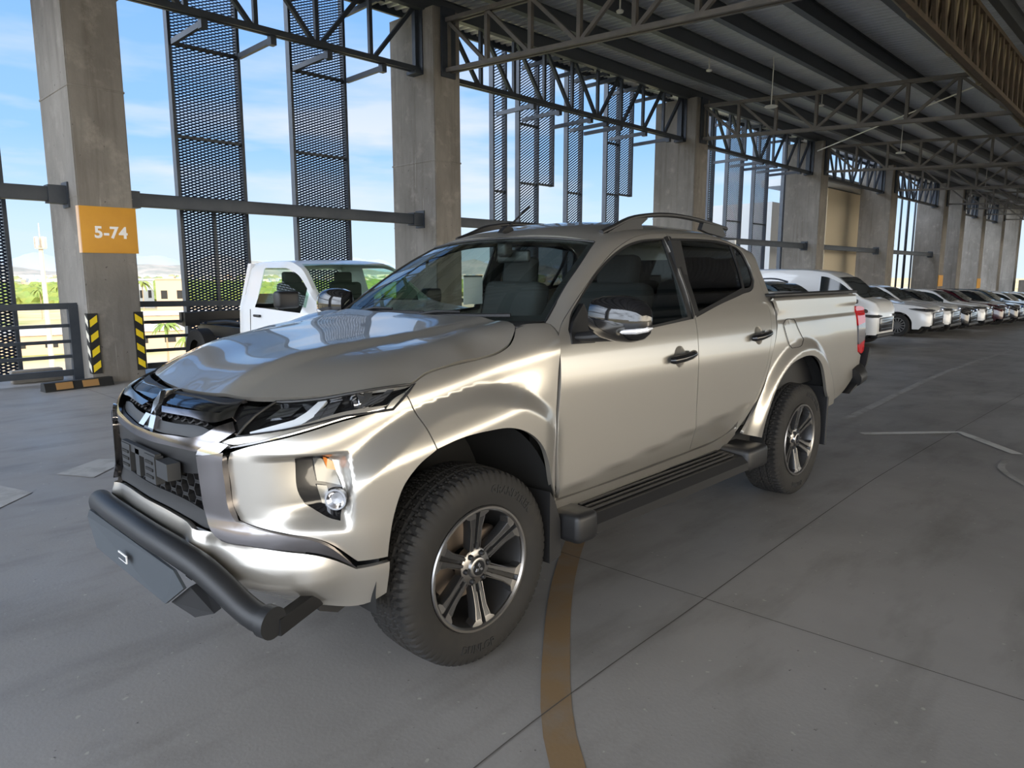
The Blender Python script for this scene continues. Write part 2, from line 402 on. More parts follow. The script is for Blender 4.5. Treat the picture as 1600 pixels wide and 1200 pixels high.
def W(u, v, kind):
    """body surface; kind: fender, cab, bed. returns (x, y>0, z)"""
    x, y, nx, ny = contour(u)
    xs = x
    side = ss(.55, 1.15, u)
    if kind == 'cab': vt = interp(xs, VT_CAB); R = .10; am = math.radians(74); P = P_CAB
    elif kind == 'bed': vt = 1.335; R = .025; am = math.radians(88); P = P_BED
    else:
        vt = interp(xs, VT_FEN)*side+.90*(1-side); R = .15*side+.17*(1-side); am = math.radians(68); P = P_FEN
    vv = min(v, vt)
    d = .885-interp(vv, P)
    if kind == 'fender':
        d += .040*ss(vt-.16, vt-.015, vv)*(1-ss(.12, .46, xs))*ss(.55, .9, u)
    if kind == 'fender':
        dfront = interp(vv, [(.30, .20), (.42, .10), (.50, .035), (.56, .0), (.64, -.012), (.72, .0), (.95, .0)])
        d = d*side+dfront*(1-side)
    if u > .78: d -= flare(xs, vv, kind)*ss(.78, 1.05, u)
    if kind == 'cab':
        q = .60+.085*(xs-.55)-vv
        if q > 0: d += .30*q*ss(0, .03, q)
    if v > vt:
        # tangent angle of the profile at the roll start
        sl = (interp(vt, P)-interp(vt-.02, P))/.02 if kind == 'cab' else 0.0
        a0 = math.atan(-sl)
        a = (v-vt)/R
        if a0+a < am:
            di = R*(math.cos(a0)-math.cos(a0+a)); dz = R*(math.sin(a0+a)-math.sin(a0))
        else:
            r = (v-vt)-R*(am-a0)
            di = R*(math.cos(a0)-math.cos(am)); dz = R*(math.sin(am)-math.sin(a0))
            # crowned top: slope fades to level towards the centre line
            if kind == 'cab': k = .16; di += r; dz += .26*r*(1-.5*min(1, r/.5)) if r < .5 else .26*.25
            else: di += r*math.sin(am); dz += r*math.cos(am)
        d += di; z = vt+dz
    else: z = v
    return (x-nx*d, y-ny*d, z)
# truck outlines on the body surface, as (length along the body, height)
T = {
 'arch_f': [(1.0764, 0.5245), (1.0778, 0.6161), (1.0977, 0.7168), (1.1352, 0.8048), (1.1877, 0.8579), (1.2649, 0.8953), (1.3806, 0.9197), (1.5148, 0.9245), (1.6351, 0.9165), (1.7246, 0.8869), (1.8067, 0.8289), (1.8661, 0.7412), (1.9149, 0.64), (1.9665, 0.5539), (2.0016, 0.4607)],
 'bump_seam': [(1.1945, 1.1047), (1.2179, 1.0454), (1.2348, 0.9934), (1.2652, 0.8992)],
 'hoodcut': [(1.2328, 1.1266), (1.3024, 1.1588), (1.4076, 1.1765), (1.5509, 1.1875), (1.6673, 1.205), (1.7321, 1.2368), (1.7716, 1.2766), (1.8154, 1.3291)],
 'hoodlip': [(-0.083, 1.1301), (0.1135, 1.1325), (0.2929, 1.1399), (0.5165, 1.1534), (0.7197, 1.1635), (0.9137, 1.1421), (1.0666, 1.1216), (1.2328, 1.1266)],
 'hl': [(0.5593, 0.9811), (0.6317, 1.1545), (0.7922, 1.1508), (0.9547, 1.1386), (1.2417, 1.1259), (1.1704, 1.0735), (1.1309, 1.0466), (0.9399, 1.0408), (0.7724, 1.0154)],
 'chromeline': [(0.5815, 0.953), (0.7466, 0.9951), (0.9382, 1.0243), (1.1188, 1.0384)],
 'fog': [(0.7615, 0.9138), (0.82, 0.9174), (0.8792, 0.9171), (0.921, 0.8954), (0.9299, 0.8557), (0.9318, 0.679), (0.867, 0.7077), (0.7884, 0.7551), (0.7722, 0.7972)],
 'ledge': [(0.5296, 0.8979), (0.7629, 0.9151)],
 'blade_in': [(0.4093, 0.9142), (0.4232, 0.8074), (0.4393, 0.7168), (0.4734, 0.6603), (0.5226, 0.6322), (0.5887, 0.6326), (0.7358, 0.623), (0.8803, 0.5992), (0.9143, 0.5868), (0.9658, 0.5391)],
 'blade_out': [(0.5378, 0.9312), (0.5264, 0.899), (0.5318, 0.8228), (0.5405, 0.7417), (0.5643, 0.6953), (0.6375, 0.6813), (0.7376, 0.6637), (0.873, 0.6313), (0.9658, 0.5442)],
 'blade_top': [(0.4121, 0.9175), (0.567, 0.9845), (0.7029, 1.0291)],
 'lip_top': [(0.4674, 0.6549), (0.5882, 0.6279), (0.7354, 0.6182), (0.8801, 0.5943), (0.9641, 0.5341), (1.0778, 0.5439)],
 'lip_crease': [(0.3539, 0.5768), (0.4082, 0.5103), (0.4729, 0.4752), (0.7543, 0.5086), (0.9663, 0.5075), (1.0789, 0.5203)],
 'lip_bot': [(0.4326, 0.4041), (0.5081, 0.3329), (0.7707, 0.3706), (1.0173, 0.3864), (1.0752, 0.4118)],
 'lowgr_top': [(-0.2171, 0.7516), (0.1643, 0.812), (0.3024, 0.8358), (0.4059, 0.8483)],
 'lowgr_floor': [(-0.2342, 0.7207), (0.1261, 0.6942), (0.4043, 0.6336), (0.467, 0.6593)],
 'slat_a': [(0.0171, 1.1015), (0.237, 1.1196), (0.4703, 1.1302), (0.4676, 1.0812), (0.4278, 1.0628), (0.2538, 1.0527), (0.069, 1.049)],
 'slat_b': [(0.0674, 1.0333), (0.2672, 1.0427), (0.4393, 1.0522), (0.4915, 1.1121), (0.519, 1.0445), (0.4774, 1.0244), (0.295, 1.0192), (0.0989, 1.0126)],
 'lipbar_top': [(0.0873, 0.9372), (0.2411, 0.9476), (0.362, 0.9558), (0.4167, 0.9731), (0.4592, 0.9993), (0.5246, 1.0243)],
 'lipbar_bot': [(0.0801, 0.9055), (0.2028, 0.9104), (0.3116, 0.9138), (0.4113, 0.916)],
 'door_f_front': [(2.0454, 0.5155), (1.9974, 0.7272), (1.9709, 0.9875), (1.9751, 1.1537), (1.9771, 1.2413)],
 'door_f_top': [(1.9771, 1.2413), (2.0253, 1.2944), (2.0903, 1.3458), (2.1875, 1.406), (2.2888, 1.465), (2.4026, 1.5266), (2.5908, 1.6219), (2.6955, 1.6613), (2.8108, 1.6986), (2.9159, 1.718), (3.0766, 1.7336)],
 'door_gap': [(3.1622, 1.737), (3.1291, 1.5658), (3.1238, 1.3961), (3.1243, 1.2786), (3.0879, 1.0961), (3.1002, 0.9063), (3.1018, 0.7135), (3.1981, 0.523)],
 'door_bot_f': [(3.1981, 0.523), (2.8205, 0.5293), (2.56, 0.5307), (2.2618, 0.5221), (2.0454, 0.5155)],
 'door_r_top': [(3.1622, 1.737), (3.3154, 1.7429), (3.7946, 1.8629), (3.7852, 1.7326), (3.8984, 1.7035)],
 'door_r_back': [(3.8984, 1.7035), (4.6488, 1.9665), (4.0599, 1.5959), (4.0646, 1.4998), (4.0385, 1.3772), (4.0297, 1.2792), (4.0275, 1.2113), (3.9842, 1.0654), (3.9585, 0.9252), (3.8666, 0.7899), (3.8119, 0.6828), (3.7547, 0.6166)],
 'door_r_bot': [(3.7547, 0.6166), (3.7069, 0.5547), (3.5097, 0.5293), (3.3461, 0.5256), (3.1981, 0.523)],
 'cab_gap': [(4.1132, 1.3199), (4.1076, 1.2366), (4.0822, 1.1651), (4.0262, 1.0225), (3.9812, 0.8789), (3.8727, 0.7439), (3.8378, 0.6177), (3.8032, 0.534)],
 'cab_rear': [(4.0246, 1.7063), (4.0593, 1.6224), (4.0677, 1.4982), (4.0858, 1.3588), (4.1132, 1.3199)],
 'glass_f': [(3.0904, 1.6908), (2.8331, 1.6632), (2.732, 1.641), (2.63, 1.6089), (2.4448, 1.5268), (2.2861, 1.4391), (2.1934, 1.3792), (2.0976, 1.3142), (2.0609, 1.2782), (2.0526, 1.2304), (2.0933, 1.2224), (2.6849, 1.2573), (2.9542, 1.2793)],
 'glass_r': [(3.2431, 1.6828), (3.5409, 1.683), (3.8532, 1.6699), (3.8169, 1.5424), (3.7795, 1.4318), (3.4431, 1.361), (3.152, 1.3043)],
 'glass_q': [(4.1298, 1.7821), (4.0775, 1.7154), (3.9858, 1.6282), (3.9656, 1.5472), (3.9216, 1.465), (3.8764, 1.4267), (3.7858, 1.4089)],
 'trim_r': [(3.179, 1.6953), (3.552, 1.6971), (3.9351, 1.7007), (4.0445, 1.6887), (4.01, 1.6321), (3.9814, 1.5354), (3.9371, 1.457), (3.8722, 1.4114), (3.7355, 1.376), (3.379, 1.3204), (3.0613, 1.2713), (3.0756, 1.4306)],
 'sail': [(2.1077, 1.3361), (2.1999, 1.3874), (2.2132, 1.3035), (2.2063, 1.226), (2.0933, 1.2224), (2.0493, 1.2333), (2.0588, 1.2837)],
 'ws_side': [(1.9688, 1.3302), (2.0909, 1.4194), (2.217, 1.5069), (2.3654, 1.5949), (2.5367, 1.7015)],
 'pillar_base': [(1.9688, 1.3302), (2.0142, 1.3081), (2.0048, 1.276)],
 'bed_gap': [(4.0255, 1.3577), (4.0726, 1.2981), (4.134, 1.2356), (4.1088, 1.1569), (4.0693, 1.0188), (3.9916, 0.8653), (3.8821, 0.7297), (3.8069, 0.6142), (3.7461, 0.5164)],
 'arch_r': [(3.922, 0.489), (3.9083, 0.5957), (3.958, 0.7083), (4.0563, 0.8303), (4.1998, 0.9209), (4.3782, 0.9587), (4.4937, 0.9631), (4.6185, 0.9431), (4.7359, 0.8791), (4.816, 0.7632), (4.865, 0.6732), (5.08, 0.5165)],
 'bed_low': [(5.0819, 0.5067), (5.3279, 0.6134), (5.6316, 0.8035)],
 'bed_rear': [(5.6316, 0.8035), (5.6608, 0.9182), (5.5199, 1.1517), (5.5015, 1.2599), (5.4783, 1.3336)],
 'bed_top': [(5.4783, 1.3336), (5.0116, 1.3445), (4.4516, 1.3493), (4.0255, 1.3577)],
 'fuel': [(4.1703, 1.1898), (4.2227, 1.2124), (4.3486, 1.2127), (4.3734, 1.1721), (4.4678, 1.0741), (4.3988, 1.0394), (4.2734, 1.0294), (4.2495, 1.0533)],
 'tail': [(5.4804, 1.2565), (5.6026, 1.2543), (5.7115, 1.2397), (5.6923, 1.1488), (5.6974, 1.019), (5.6991, 0.9162), (5.6415, 0.8787), (5.59, 0.9244), (5.5117, 1.103)],
 'handle_f': [(2.9077, 1.0874), (2.7763, 1.0791), (3.0457, 1.1027)],
 'handle_r': [(3.8123, 1.1406), (3.6724, 1.129), (3.9614, 1.1533)],
 'crease': [(4.1142, 1.2485), (4.778, 1.2655), (5.4985, 1.2795)],
}
# ======================= materials =======================
mat('silver_paint', (.50, .475, .43), .30, .72, coat=.9, bump=(900, .02, .001))
def column_mat():
    m = bpy.data.materials.new('concrete_column'); m.use_nodes = True; MATS['concrete_column'] = m; n = m.node_tree; L = n.links; b = n.nodes['Principled BSDF']; b.inputs['Roughness'].default_value = .85
    g = n.nodes.new('ShaderNodeNewGeometry'); col = None
    def layer(base, scale, st, lo, hi, c_, amt, det=8):
        mp = n.nodes.new('ShaderNodeMapping'); L.new(g.outputs['Position'], mp.inputs[0]); mp.inputs['Scale'].default_value = st
        t = n.nodes.new('ShaderNodeTexNoise'); L.new(mp.outputs[0], t.inputs['Vector']); t.inputs['Scale'].default_value = scale; t.inputs['Detail'].default_value = det; t.inputs['Roughness'].default_value = .65
        r = n.nodes.new('ShaderNodeMapRange'); L.new(t.outputs[0], r.inputs[0]); r.inputs[1].default_value = lo; r.inputs[2].default_value = hi; r.inputs[4].default_value = amt
        mx = n.nodes.new('ShaderNodeMix'); mx.data_type = 'RGBA'; L.new(r.outputs[0], mx.inputs[0]); L.new(base, mx.inputs[6]) if not isinstance(base, tuple) else setattr(mx.inputs[6], 'default_value', (*base, 1)); mx.inputs[7].default_value = (*c_, 1); return mx.outputs[2]
    c_ = layer((.245, .228, .205), 1.1, (1, 1, .5), .35, .7, (.15, .138, .122), 1)
    c_ = layer(c_, 7, (1, 1, .06), .5, .72, (.12, .105, .09), .75)
    c_ = layer(c_, 9, (1, 1, .05), .66, .72, (.46, .44, .40), .6)
    c_ = layer(c_, 3, (1, 1, 1), .55, .75, (.38, .35, .31), .5)
    c_ = layer(c_, 16, (1, 1, 1), .72, .75, (.06, .055, .05), .9, 2)
    L.new(c_, b.inputs['Base Color'])
    t = n.nodes.new('ShaderNodeTexNoise'); L.new(g.outputs['Position'], t.inputs['Vector']); t.inputs['Scale'].default_value = 22; t.inputs['Detail'].default_value = 6
    bp = n.nodes.new('ShaderNodeBump'); bp.inputs['Strength'].default_value = .4; bp.inputs['Distance'].default_value = .01; L.new(t.outputs[0], bp.inputs['Height']); L.new(bp.outputs[0], b.inputs['Normal'])
column_mat()
mat('black_gloss', (.008, .008, .009), .08, coat=.6)
mat('black_satin', (.014, .014, .015), .45)
mat('black_plastic', (.014, .014, .015), .5)
mat('dark_inner', (.012, .012, .012), .85)
mat('rubber', (.022, .021, .020), .75, noise=(6, (.038, .034, .029), .5, .8), spec=.3)
mat('rubber_letters', (.012, .012, .012), .7)
mat('chrome', (.78, .78, .80), .07, 1.0)
mat('dark_chrome', (.27, .255, .26), .13, 1.0)
mat('rim_machined', (.36, .35, .34), .32, 1.0)
mat('rim_dark', (.11, .11, .112), .38, .8)
mat('brake_metal', (.25, .2, .16), .5, .8)
mat('bar_black', (.014, .015, .017), .48, .0, bump=(400, .12, .001))
mat('plate_grey', (.06, .07, .08), .5, .1)
mat('white_print', (.8, .8, .8), .5)
mat('lens_red', (.55, .01, .015), .08, coat=1.0)
mat('lens_white', (.75, .75, .78), .12, .3, coat=1.0)
mat('lens_orange', (.75, .22, .03), .15, coat=1.0)
mat('lamp_silver', (.7, .7, .72), .12, 1.0)
mat('drl_white', (.75, .77, .8), .3, coat=.5)
mat('seat_fabric', (.035, .035, .037), .9)
mat('interior_grey', (.10, .10, .10), .8)
mat('headliner', (.35, .34, .32), .9)
glass('windshield_glass', (.80, .90, .86), .02, ior=1.5)
glass('tinted_glass', (.06, .065, .07), .03, ior=1.5)
glass('front_side_glass', (.42, .46, .45), .03, ior=1.5)
glass('clear_lens', (.93, .95, .97), .02, ior=1.45)
mat('steel_dark', (.035, .045, .062), .5, .3, noise=(3, (.06, .07, .085), .4, .8))
mat('steel_grey', (.115, .108, .10), .55, .2, noise=(4, (.17, .15, .13), .4, .8))
mat('purlin', (.07, .08, .09), .5, .3)
mat('mesh_steel', (.020, .026, .04), .45, .4)
mat('deck_metal', (.46, .48, .52), .45, .3)
mat('yellow_sign', (.62, .30, .02), .55, noise=(2, (.52, .24, .02), .3, .8))
mat('sign_edge', (.75, .52, .35), .6)
mat('guard_black', (.012, .012, .012), .6)
mat('guard_yellow', (.85, .62, .01), .5)
mat('guard_pale', (.75, .70, .58), .6)
mat('brown_steel', (.075, .05, .03), .7, noise=(6, (.045, .035, .02), .4, .7))
mat('pipe_paint', (.20, .165, .10), .6)
mat('white_wall', (.36, .38, .40), .8)
mat('beige_wall', (.60, .52, .38), .8)
mat('white_paint', (.78, .79, .80), .25, 0, coat=.8)
mat('black_paint', (.012, .012, .014), .15, 0, coat=.8)
mat('maroon_paint', (.05, .006, .012), .2, 0, coat=.9)
mat('blue_grey_paint', (.10, .15, .20), .25, .4, coat=.8)
mat('car_glass', (.015, .02, .022), .04, 0, coat=.5)
mat('amber', (.8, .2, .02), .3)
mat('conduit_white', (.6, .6, .56), .5)

mat('lens_clear_dark', (.22, .22, .24), .12, .3, coat=1.0); mat('fog_glass', (.20, .20, .19), .25, .6, coat=.8)

mat('bracket_black', (.03, .032, .035), .5)
# ======================= building =======================
Y0 = 8.14; YD = 1.36
def floor_mat():
    m = bpy.data.materials.new('concrete_floor'); m.use_nodes = True; MATS['concrete_floor'] = m; n = m.node_tree; L = n.links; b = n.nodes['Principled BSDF']
    g = n.nodes.new('ShaderNodeNewGeometry')
    def noise(scale, lo, hi, det=8, st=(1, 1, 1), rough=.6):
        mp = n.nodes.new('ShaderNodeMapping'); L.new(g.outputs['Position'], mp.inputs[0]); mp.inputs['Scale'].default_value = st
        t = n.nodes.new('ShaderNodeTexNoise'); L.new(mp.outputs[0], t.inputs['Vector']); t.inputs['Scale'].default_value = scale; t.inputs['Detail'].default_value = det; t.inputs['Roughness'].default_value = rough
        r = n.nodes.new('ShaderNodeMapRange'); L.new(t.outputs[0], r.inputs[0]); r.inputs[1].default_value = lo; r.inputs[2].default_value = hi; return r.outputs[0]
    def mix(f, a, c_, amt=1.0):
        mx = n.nodes.new('ShaderNodeMix'); mx.data_type = 'RGBA'
        if amt != 1.0:
            mm = n.nodes.new('ShaderNodeMath'); mm.operation = 'MULTIPLY'; L.new(f, mm.inputs[0]); mm.inputs[1].default_value = amt; f = mm.outputs[0]
        L.new(f, mx.inputs[0])
        if isinstance(a, tuple): mx.inputs[6].default_value = (*a, 1)
        else: L.new(a, mx.inputs[6])
        mx.inputs[7].default_value = (*c_, 1); return mx.outputs[2]
    c0 = mix(noise(.5, .35, .7), (.335, .32, .305), (.24, .228, .215))
    c1 = mix(noise(2.2, .5, .8, st=(.5, 1.6, 1)), c0, (.12, .108, .095), .7)
    c2 = mix(noise(9, .56, .78), c1, (.30, .28, .26), .5)
    c3 = mix(noise(30, .70, .76, det=3), c2, (.035, .03, .025), .9)
    c4 = mix(noise(26, .745, .77, det=2, rough=.3), c3, (.5, .48, .42), .6)
    L.new(c4, b.inputs['Base Color'])
    r = n.nodes.new('ShaderNodeMapRange'); L.new(noise(1.2, .3, .7), r.inputs[0]); r.inputs[3].default_value = .36; r.inputs[4].default_value = .58; L.new(r.outputs[0], b.inputs['Roughness'])
    t = n.nodes.new('ShaderNodeTexNoise'); L.new(g.outputs['Position'], t.inputs['Vector']); t.inputs['Scale'].default_value = 60; t.inputs['Detail'].default_value = 5
    bp = n.nodes.new('ShaderNodeBump'); bp.inputs['Strength'].default_value = .25; bp.inputs['Distance'].default_value = .003; L.new(t.outputs[0], bp.inputs['Height']); L.new(bp.outputs[0], b.inputs['Normal'])
floor_mat()
XS = [-9.4, -6, 0, 3.7, 12, 30, 60, 100]
V = []; F = []
for x in XS:
    for y, dz in ((-20, 0), (9.7, 0), (9.7, -.5), (-20, -.5)): V.append((x, y, zf(x)+dz))
for i in range(len(XS)-1):
    for j in range(4): F.append((i*4+j, (i+1)*4+j, (i+1)*4+(j+1) % 4, i*4+(j+1) % 4))
F += [(0, 1, 2, 3), tuple((len(XS)-1)*4+j for j in (3, 2, 1, 0))]
fl = mesh('floor', V, F, 'concrete_floor', None, None); fl['kind'] = 'structure'
bm = bmesh.new(); bm.from_mesh(fl.data); bmesh.ops.recalc_face_normals(bm, faces=bm.faces[:]); bm.to_mesh(fl.data); bm.free()
# floor markings: thin worn paint
def paint_mat(name, col, wear=(.42, .6), base=(.22, .205, .185)):
    mat(name, col, .6, noise=(5, base, wear[0], wear[1]), bump=(60, .2, .003))
paint_mat('worn_yellow', (.235, .155, .08), (.45, .95)); paint_mat('worn_white', (.62, .61, .58), (.5, .85)); paint_mat('faint_white', (.42, .41, .39), (.45, .75)); mat('joint_dark', (.085, .075, .065), .9)
def strip(name, pts, w, m, label, cat, z=.004, step=.15):
    P = catmull([Vector(p) for p in pts], step); mb = MB(); V = []
    for i, p in enumerate(P):
        d = (P[min(i+1, len(P)-1)]-P[max(i-1, 0)]).normalized(); nrm = Vector((-d.y, d.x)); ww = w
        for s in (-1, 1): q = p+nrm*s*ww/2; V.append((q.x, q.y, zf(q.x)+z))
    F = [(2*i, 2*i+1, 2*i+3, 2*i+2) for i in range(len(P)-1)]
    o = mesh(name, V, F, m, None, None); return tag(o, label, cat)
strip('painted_line', [(-1.2, -3.6), (-.6, -2.2), (-.24, -1.52), (.34, -.98), (.95, -.53), (1.5, -.2), (2.6, .3), (4.0, .7)], .11, 'worn_yellow', 'faded brown-yellow curved line painted on the floor beneath the silver pickup', 'floor marking', z=.002)
strip('painted_arrow', [(5.5, -.5), (6.35, -1.15), (5.6, -1.75)], .1, 'worn_white', 'worn white chevron arrow painted on the floor right of the rear wheel', 'floor marking')
def poly_mark(pts, m, label):
    o = mesh('painted_arrow', [(x, y, zf(x)+.004) for x, y in pts], [tuple(range(len(pts)))], m, None, None); return tag(o, label, 'floor marking')
poly_mark([(-.42, 3.35), (-.05, 3.62), (.12, 3.42), (-.25, 3.05)], 'faint_white', 'faded white block painted on the floor left of the pickup grille')
poly_mark([(-1.1, 3.05), (-.78, 3.3), (-.66, 2.95), (-1.0, 2.6)], 'faint_white', 'faded white block painted on the floor at the left edge of the view')
strip('floor_joint', [(-2.2, -1.6), (-.44, -1.31), (1.08, -1.24), (14, -1.05)], .005, 'joint_dark', 'thin dark saw-cut joint running along the floor beside the pickup', 'floor joint', z=.003)
strip('floor_joint', [(1.5, -8), (1.18, -2.8), (1.1, -1.2), (1.0, 8)], .005, 'joint_dark', 'thin dark saw-cut joint crossing the floor under the middle of the pickup', 'floor joint', z=.003)
strip('painted_line', [(6.2, -.1), (12, .35), (20, .6)], .1, 'faint_white', 'faint pale line on the floor behind the pickup tailgate', 'floor marking', z=.003)
strip('painted_line', [(4.3, -2.05), (4.9, -1.75), (5.3, -1.72)], .05, 'faint_white', 'short pale scrape on the floor right of the rear wheel', 'floor marking', z=.003)

# roof deck (corrugated sheet) as ceiling
def zdeck(y): return 6.72+.05*(y-8.0)
V = []; F = []; x = -9.4; k = 0
while x < 100:
    for dx, dz in ((0, 0), (.05, 0), (.07, .05), (.17, .05)):
        for y in (9.75, -20.1): V.append((x+dx, y, zdeck(y)+dz+.004*zf(x)))
    x += .19
n = len(V)//2
for i in range(n-1): F.append((2*i, 2*i+1, 2*i+3, 2*i+2))
ce = mesh('ceiling', V, F, 'deck_metal', None, None); ce['kind'] = 'structure'
so = ce.modifiers.new('thick', 'SOLIDIFY'); so.thickness = .006; so.offset = 1
# purlins
def purlin(y, label):
    mb = MB(); z = zdeck(y)-.16; x0, x1 = -9.3, 99
    mb.box(((x0+x1)/2, y, z+.0), (x1-x0, .05, .29)); mb.box(((x0+x1)/2, y, z-.145), (x1-x0, .14, .012)); mb.box(((x0+x1)/2, y, z+.14), (x1-x0, .14, .012))
    return tag(mb.build('roof_purlin', 'purlin', None, None), label, 'purlin', 'roof purlins')
ordn = ['outermost', 'second', 'third', 'fourth', 'fifth', 'sixth', 'seventh', 'eighth', 'ninth', 'tenth', 'eleventh', 'twelfth', 'thirteenth', 'fourteenth', 'fifteenth', 'sixteenth', 'seventeenth', 'eighteenth', 'nineteenth', 'twentieth', 'innermost']
for i in range(21):
    y = 8.45-1.36*i
    purlin(y, 'long dark purlin under the corrugated deck, the '+ordn[i]+' counting inward from the columns')
# ---- columns
COLX = [(-9.0, .68), (1.21, .68), (7.40, .66), (17.06, .72), (26.35, .74), (34.75, 1.0), (44.0, 1.0), (48.0, 1.0), (53.6, 1.0), (59.8, 1.0), (66.0, 1.0)]
def column(x, w, label, zt=6.45, sign=None):
    r = empty('concrete_column', (x+w/2, Y0+YD/2, zf(x)-.02), 0, label, 'column', 'concrete columns')
    bm = bmesh.new(); bmesh.ops.create_cube(bm, size=1)
    H = zt-zf(x)+.02
    for v in bm.verts: v.co = Vector((v.co.x*w, v.co.y*YD, (v.co.z+.5)*H))
    bmesh.ops.bevel(bm, geom=[e for e in bm.edges if abs(e.verts[0].co.z-e.verts[1].co.z) > 1], offset=.015, segments=2, affect='EDGES')
    me = bpy.data.meshes.new('shaft'); bm.to_mesh(me); bm.free(); link('shaft', me, 'concrete_column', r)
    # pour joints: a thin rough lip
    mb = MB(); zj = 3.95+.02-.03*(x-1) if x < 30 else 3.6
    mb.box((0, 0, zj), (w+.016, YD+.016, .03), bev=.006); mb.box((0, 0, 2.55), (w+.006, YD+.006, .008)); mb.build('pour_joint', 'concrete_column', r)
    return r
cl = []
names = {0: 'concrete column at the far left, mostly outside the view', 1: 'concrete column carrying the yellow 5-74 sign', 2: 'concrete column directly behind the pickup roof, second from the left', 3: 'concrete column behind the rear roof rail of the pickup', 4: 'concrete column rising behind the white van, fourth from the left', 5: 'dark concrete column in shade right of the beige wall', 6: 'pale wide concrete column right of the narrow far mesh screens', 7: 'pale far column just right of the wide pale one', 8: 'pale far column above the dark red car', 9: 'pale far column above the grey guard deck', 10: 'farthest concrete column at the right edge'}
for i, (x, w) in enumerate(COLX): cl.append(column(x, w, names[i]))
# sign on column 1
c1 = cl[1]
def loc(o, p): return Vector(p)-o.location
mb = MB(); mb.box(loc(c1, (1.21+.35, Y0-.010, 2.095)), (.71, .02, .62), bev=.003)
sg = mb.build('bay_sign', 'yellow_sign', c1); sg['label'] = 'yellow bay sign reading 5-74'
mb = MB(); mb.box(loc(c1, (1.21-.008, Y0+.03, 2.095)), (.012, .10, .62)); mb.build('sign_return', 'sign_edge', c1)
V, F = text_mesh('5-74', .215, .004, True, 1.08)
Rx = Matrix.Rotation(math.pi/2, 4, 'X')
o = mesh('lettering', [loc(c1, (1.575, Y0-.024, 2.055))+(Rx @ v) for v in V], F, 'white_print', c1, None)
# striped corner guards
def stripes(ox, xs, face, z0=.14, z1=.97, w=.11):
    """striped rubber corner guard: an angle profile with slanted yellow bands"""
    g = MB(); xc = ox
    g.box(loc(c1, (xc+xs*w/2, Y0-.014, (z0+z1)/2)), (w, .02, z1-z0)); g.box(loc(c1, (xc-xs*.008, Y0+w/2-.02, (z0+z1)/2)), (.02, w, z1-z0))
    p = g.build('corner_guard', 'guard_black', c1); s = MB(); s2 = MB(); n = 4; st = (z1-z0)/n
    for i in range(n):
        za = z0+i*st+.02; h = st*.46; sl = .07
        V = [(xc+xs*.004, Y0-.0265, za), (xc+xs*(w-.012), Y0-.0265, za+sl), (xc+xs*(w-.012), Y0-.0265, za+sl+h), (xc+xs*.004, Y0-.0265, za+h)]
        W_ = [(a, b+.004, c_) for a, b, c_ in V]
        s.add([loc(c1, q) for q in V+W_], [(0, 1, 2, 3), (7, 6, 5, 4), (0, 4, 5, 1), (1, 5, 6, 2), (2, 6, 7, 3), (3, 7, 4, 0)])
        V = [(xc-xs*.020, Y0-.02, za), (xc-xs*.020, Y0+.085, za+sl), (xc-xs*.020, Y0+.085, za+sl+h), (xc-xs*.020, Y0-.02, za+h)]
        W_ = [(a+xs*.004, b, c_) for a, b, c_ in V]
        s2.add([loc(c1, q) for q in V+W_], [(0, 1, 2, 3), (7, 6, 5, 4), (0, 4, 5, 1), (1, 5, 6, 2), (2, 6, 7, 3), (3, 7, 4, 0)])
    a = s.build('stripe', 'guard_yellow', p); b = s2.build('stripe', 'guard_pale', p)
stripes(1.21, 1, 0); stripes(1.21+.68, -1, 1)
# small coloured bay signs on far columns
for (i, m, dz) in ((6, 'yellow_sign', 1.0), (8, 'yellow_sign', 1.1)):
    x, w = COLX[i]; mb = MB(); mb.box(loc(cl[i], (x+w*.5, Y0-.02, zf(x)+2.1)), (w*.95, .03, .62)); mb.build('bay_sign', m, cl[i])
# ---- beams between columns
def beam(x0, x1, label, z=2.57, y=8.62):
    r = empty('steel_beam', ((x0+x1)/2, y, z-.1), 0, label, 'steel beam', 'steel beams between the columns')
    mb = MB(); L = x1-x0
    for dy in (0,): mb.box((0, 0, .1), (L-.02, .16, .19), bev=.006)
    mb.build('beam_body', 'steel_dark', r, 30)
    for s in (-1, 1):
        e = MB(); e.box((s*(L/2-.012), 0, .1), (.024, .26, .34)); e.box((s*(L/2-.13), 0, .1), (.22, .2, .24)); e.build('end_bracket', 'steel_dark', r)
for i in range(0, 6):
    a = COLX[i][0]+COLX[i][1]; b = COLX[i+1][0]
    beam(a, b, ['steel beam at head height left of the yellow-signed column', 'steel beam from the yellow-signed column to the one behind the pickup roof', 'steel beam just above the pickup roof antenna', 'steel beam behind the rear of the pickup cab', 'steel beam in front of the beige wall', 'pale far steel beam crossing the narrow mesh screens'][i], 2.57-(.0 if i < 4 else .0))
for x in (53.4, 59.4): pass
# ---- guard rails
def rail(x0, x1, label, posts=()):
    y = 8.62; r = empty('guard_rail', (x0, y, zf(x0)), 0, label, 'railing', 'railings between the columns')
    for i, z in enumerate((1.06, .79, .57, .36, .13)):
        mb = MB(); h = .085 if i in (0, 4) else .045
        mb.bar((0, 0, z), (x1-x0, 0, z+zf(x1)-zf(x0)), .05, h); mb.build('top_rail' if i == 0 else 'rail', 'steel_dark', r)
    for px in posts:
        mb = MB(); mb.box((px, .0, .54), (.12, .1, 1.08)); mb.build('post', 'steel_dark', r)
rail(-8.3, 1.21, 'dark steel railing left of the yellow-signed column', (9.45, 5.0, 1))
rail(1.89, 7.4, 'dark steel railing behind the white chassis truck', (.06, 5.45))
rail(8.06, 17.0, 'dark steel railing hidden mostly behind the silver pickup cab', (.06, 8.8))
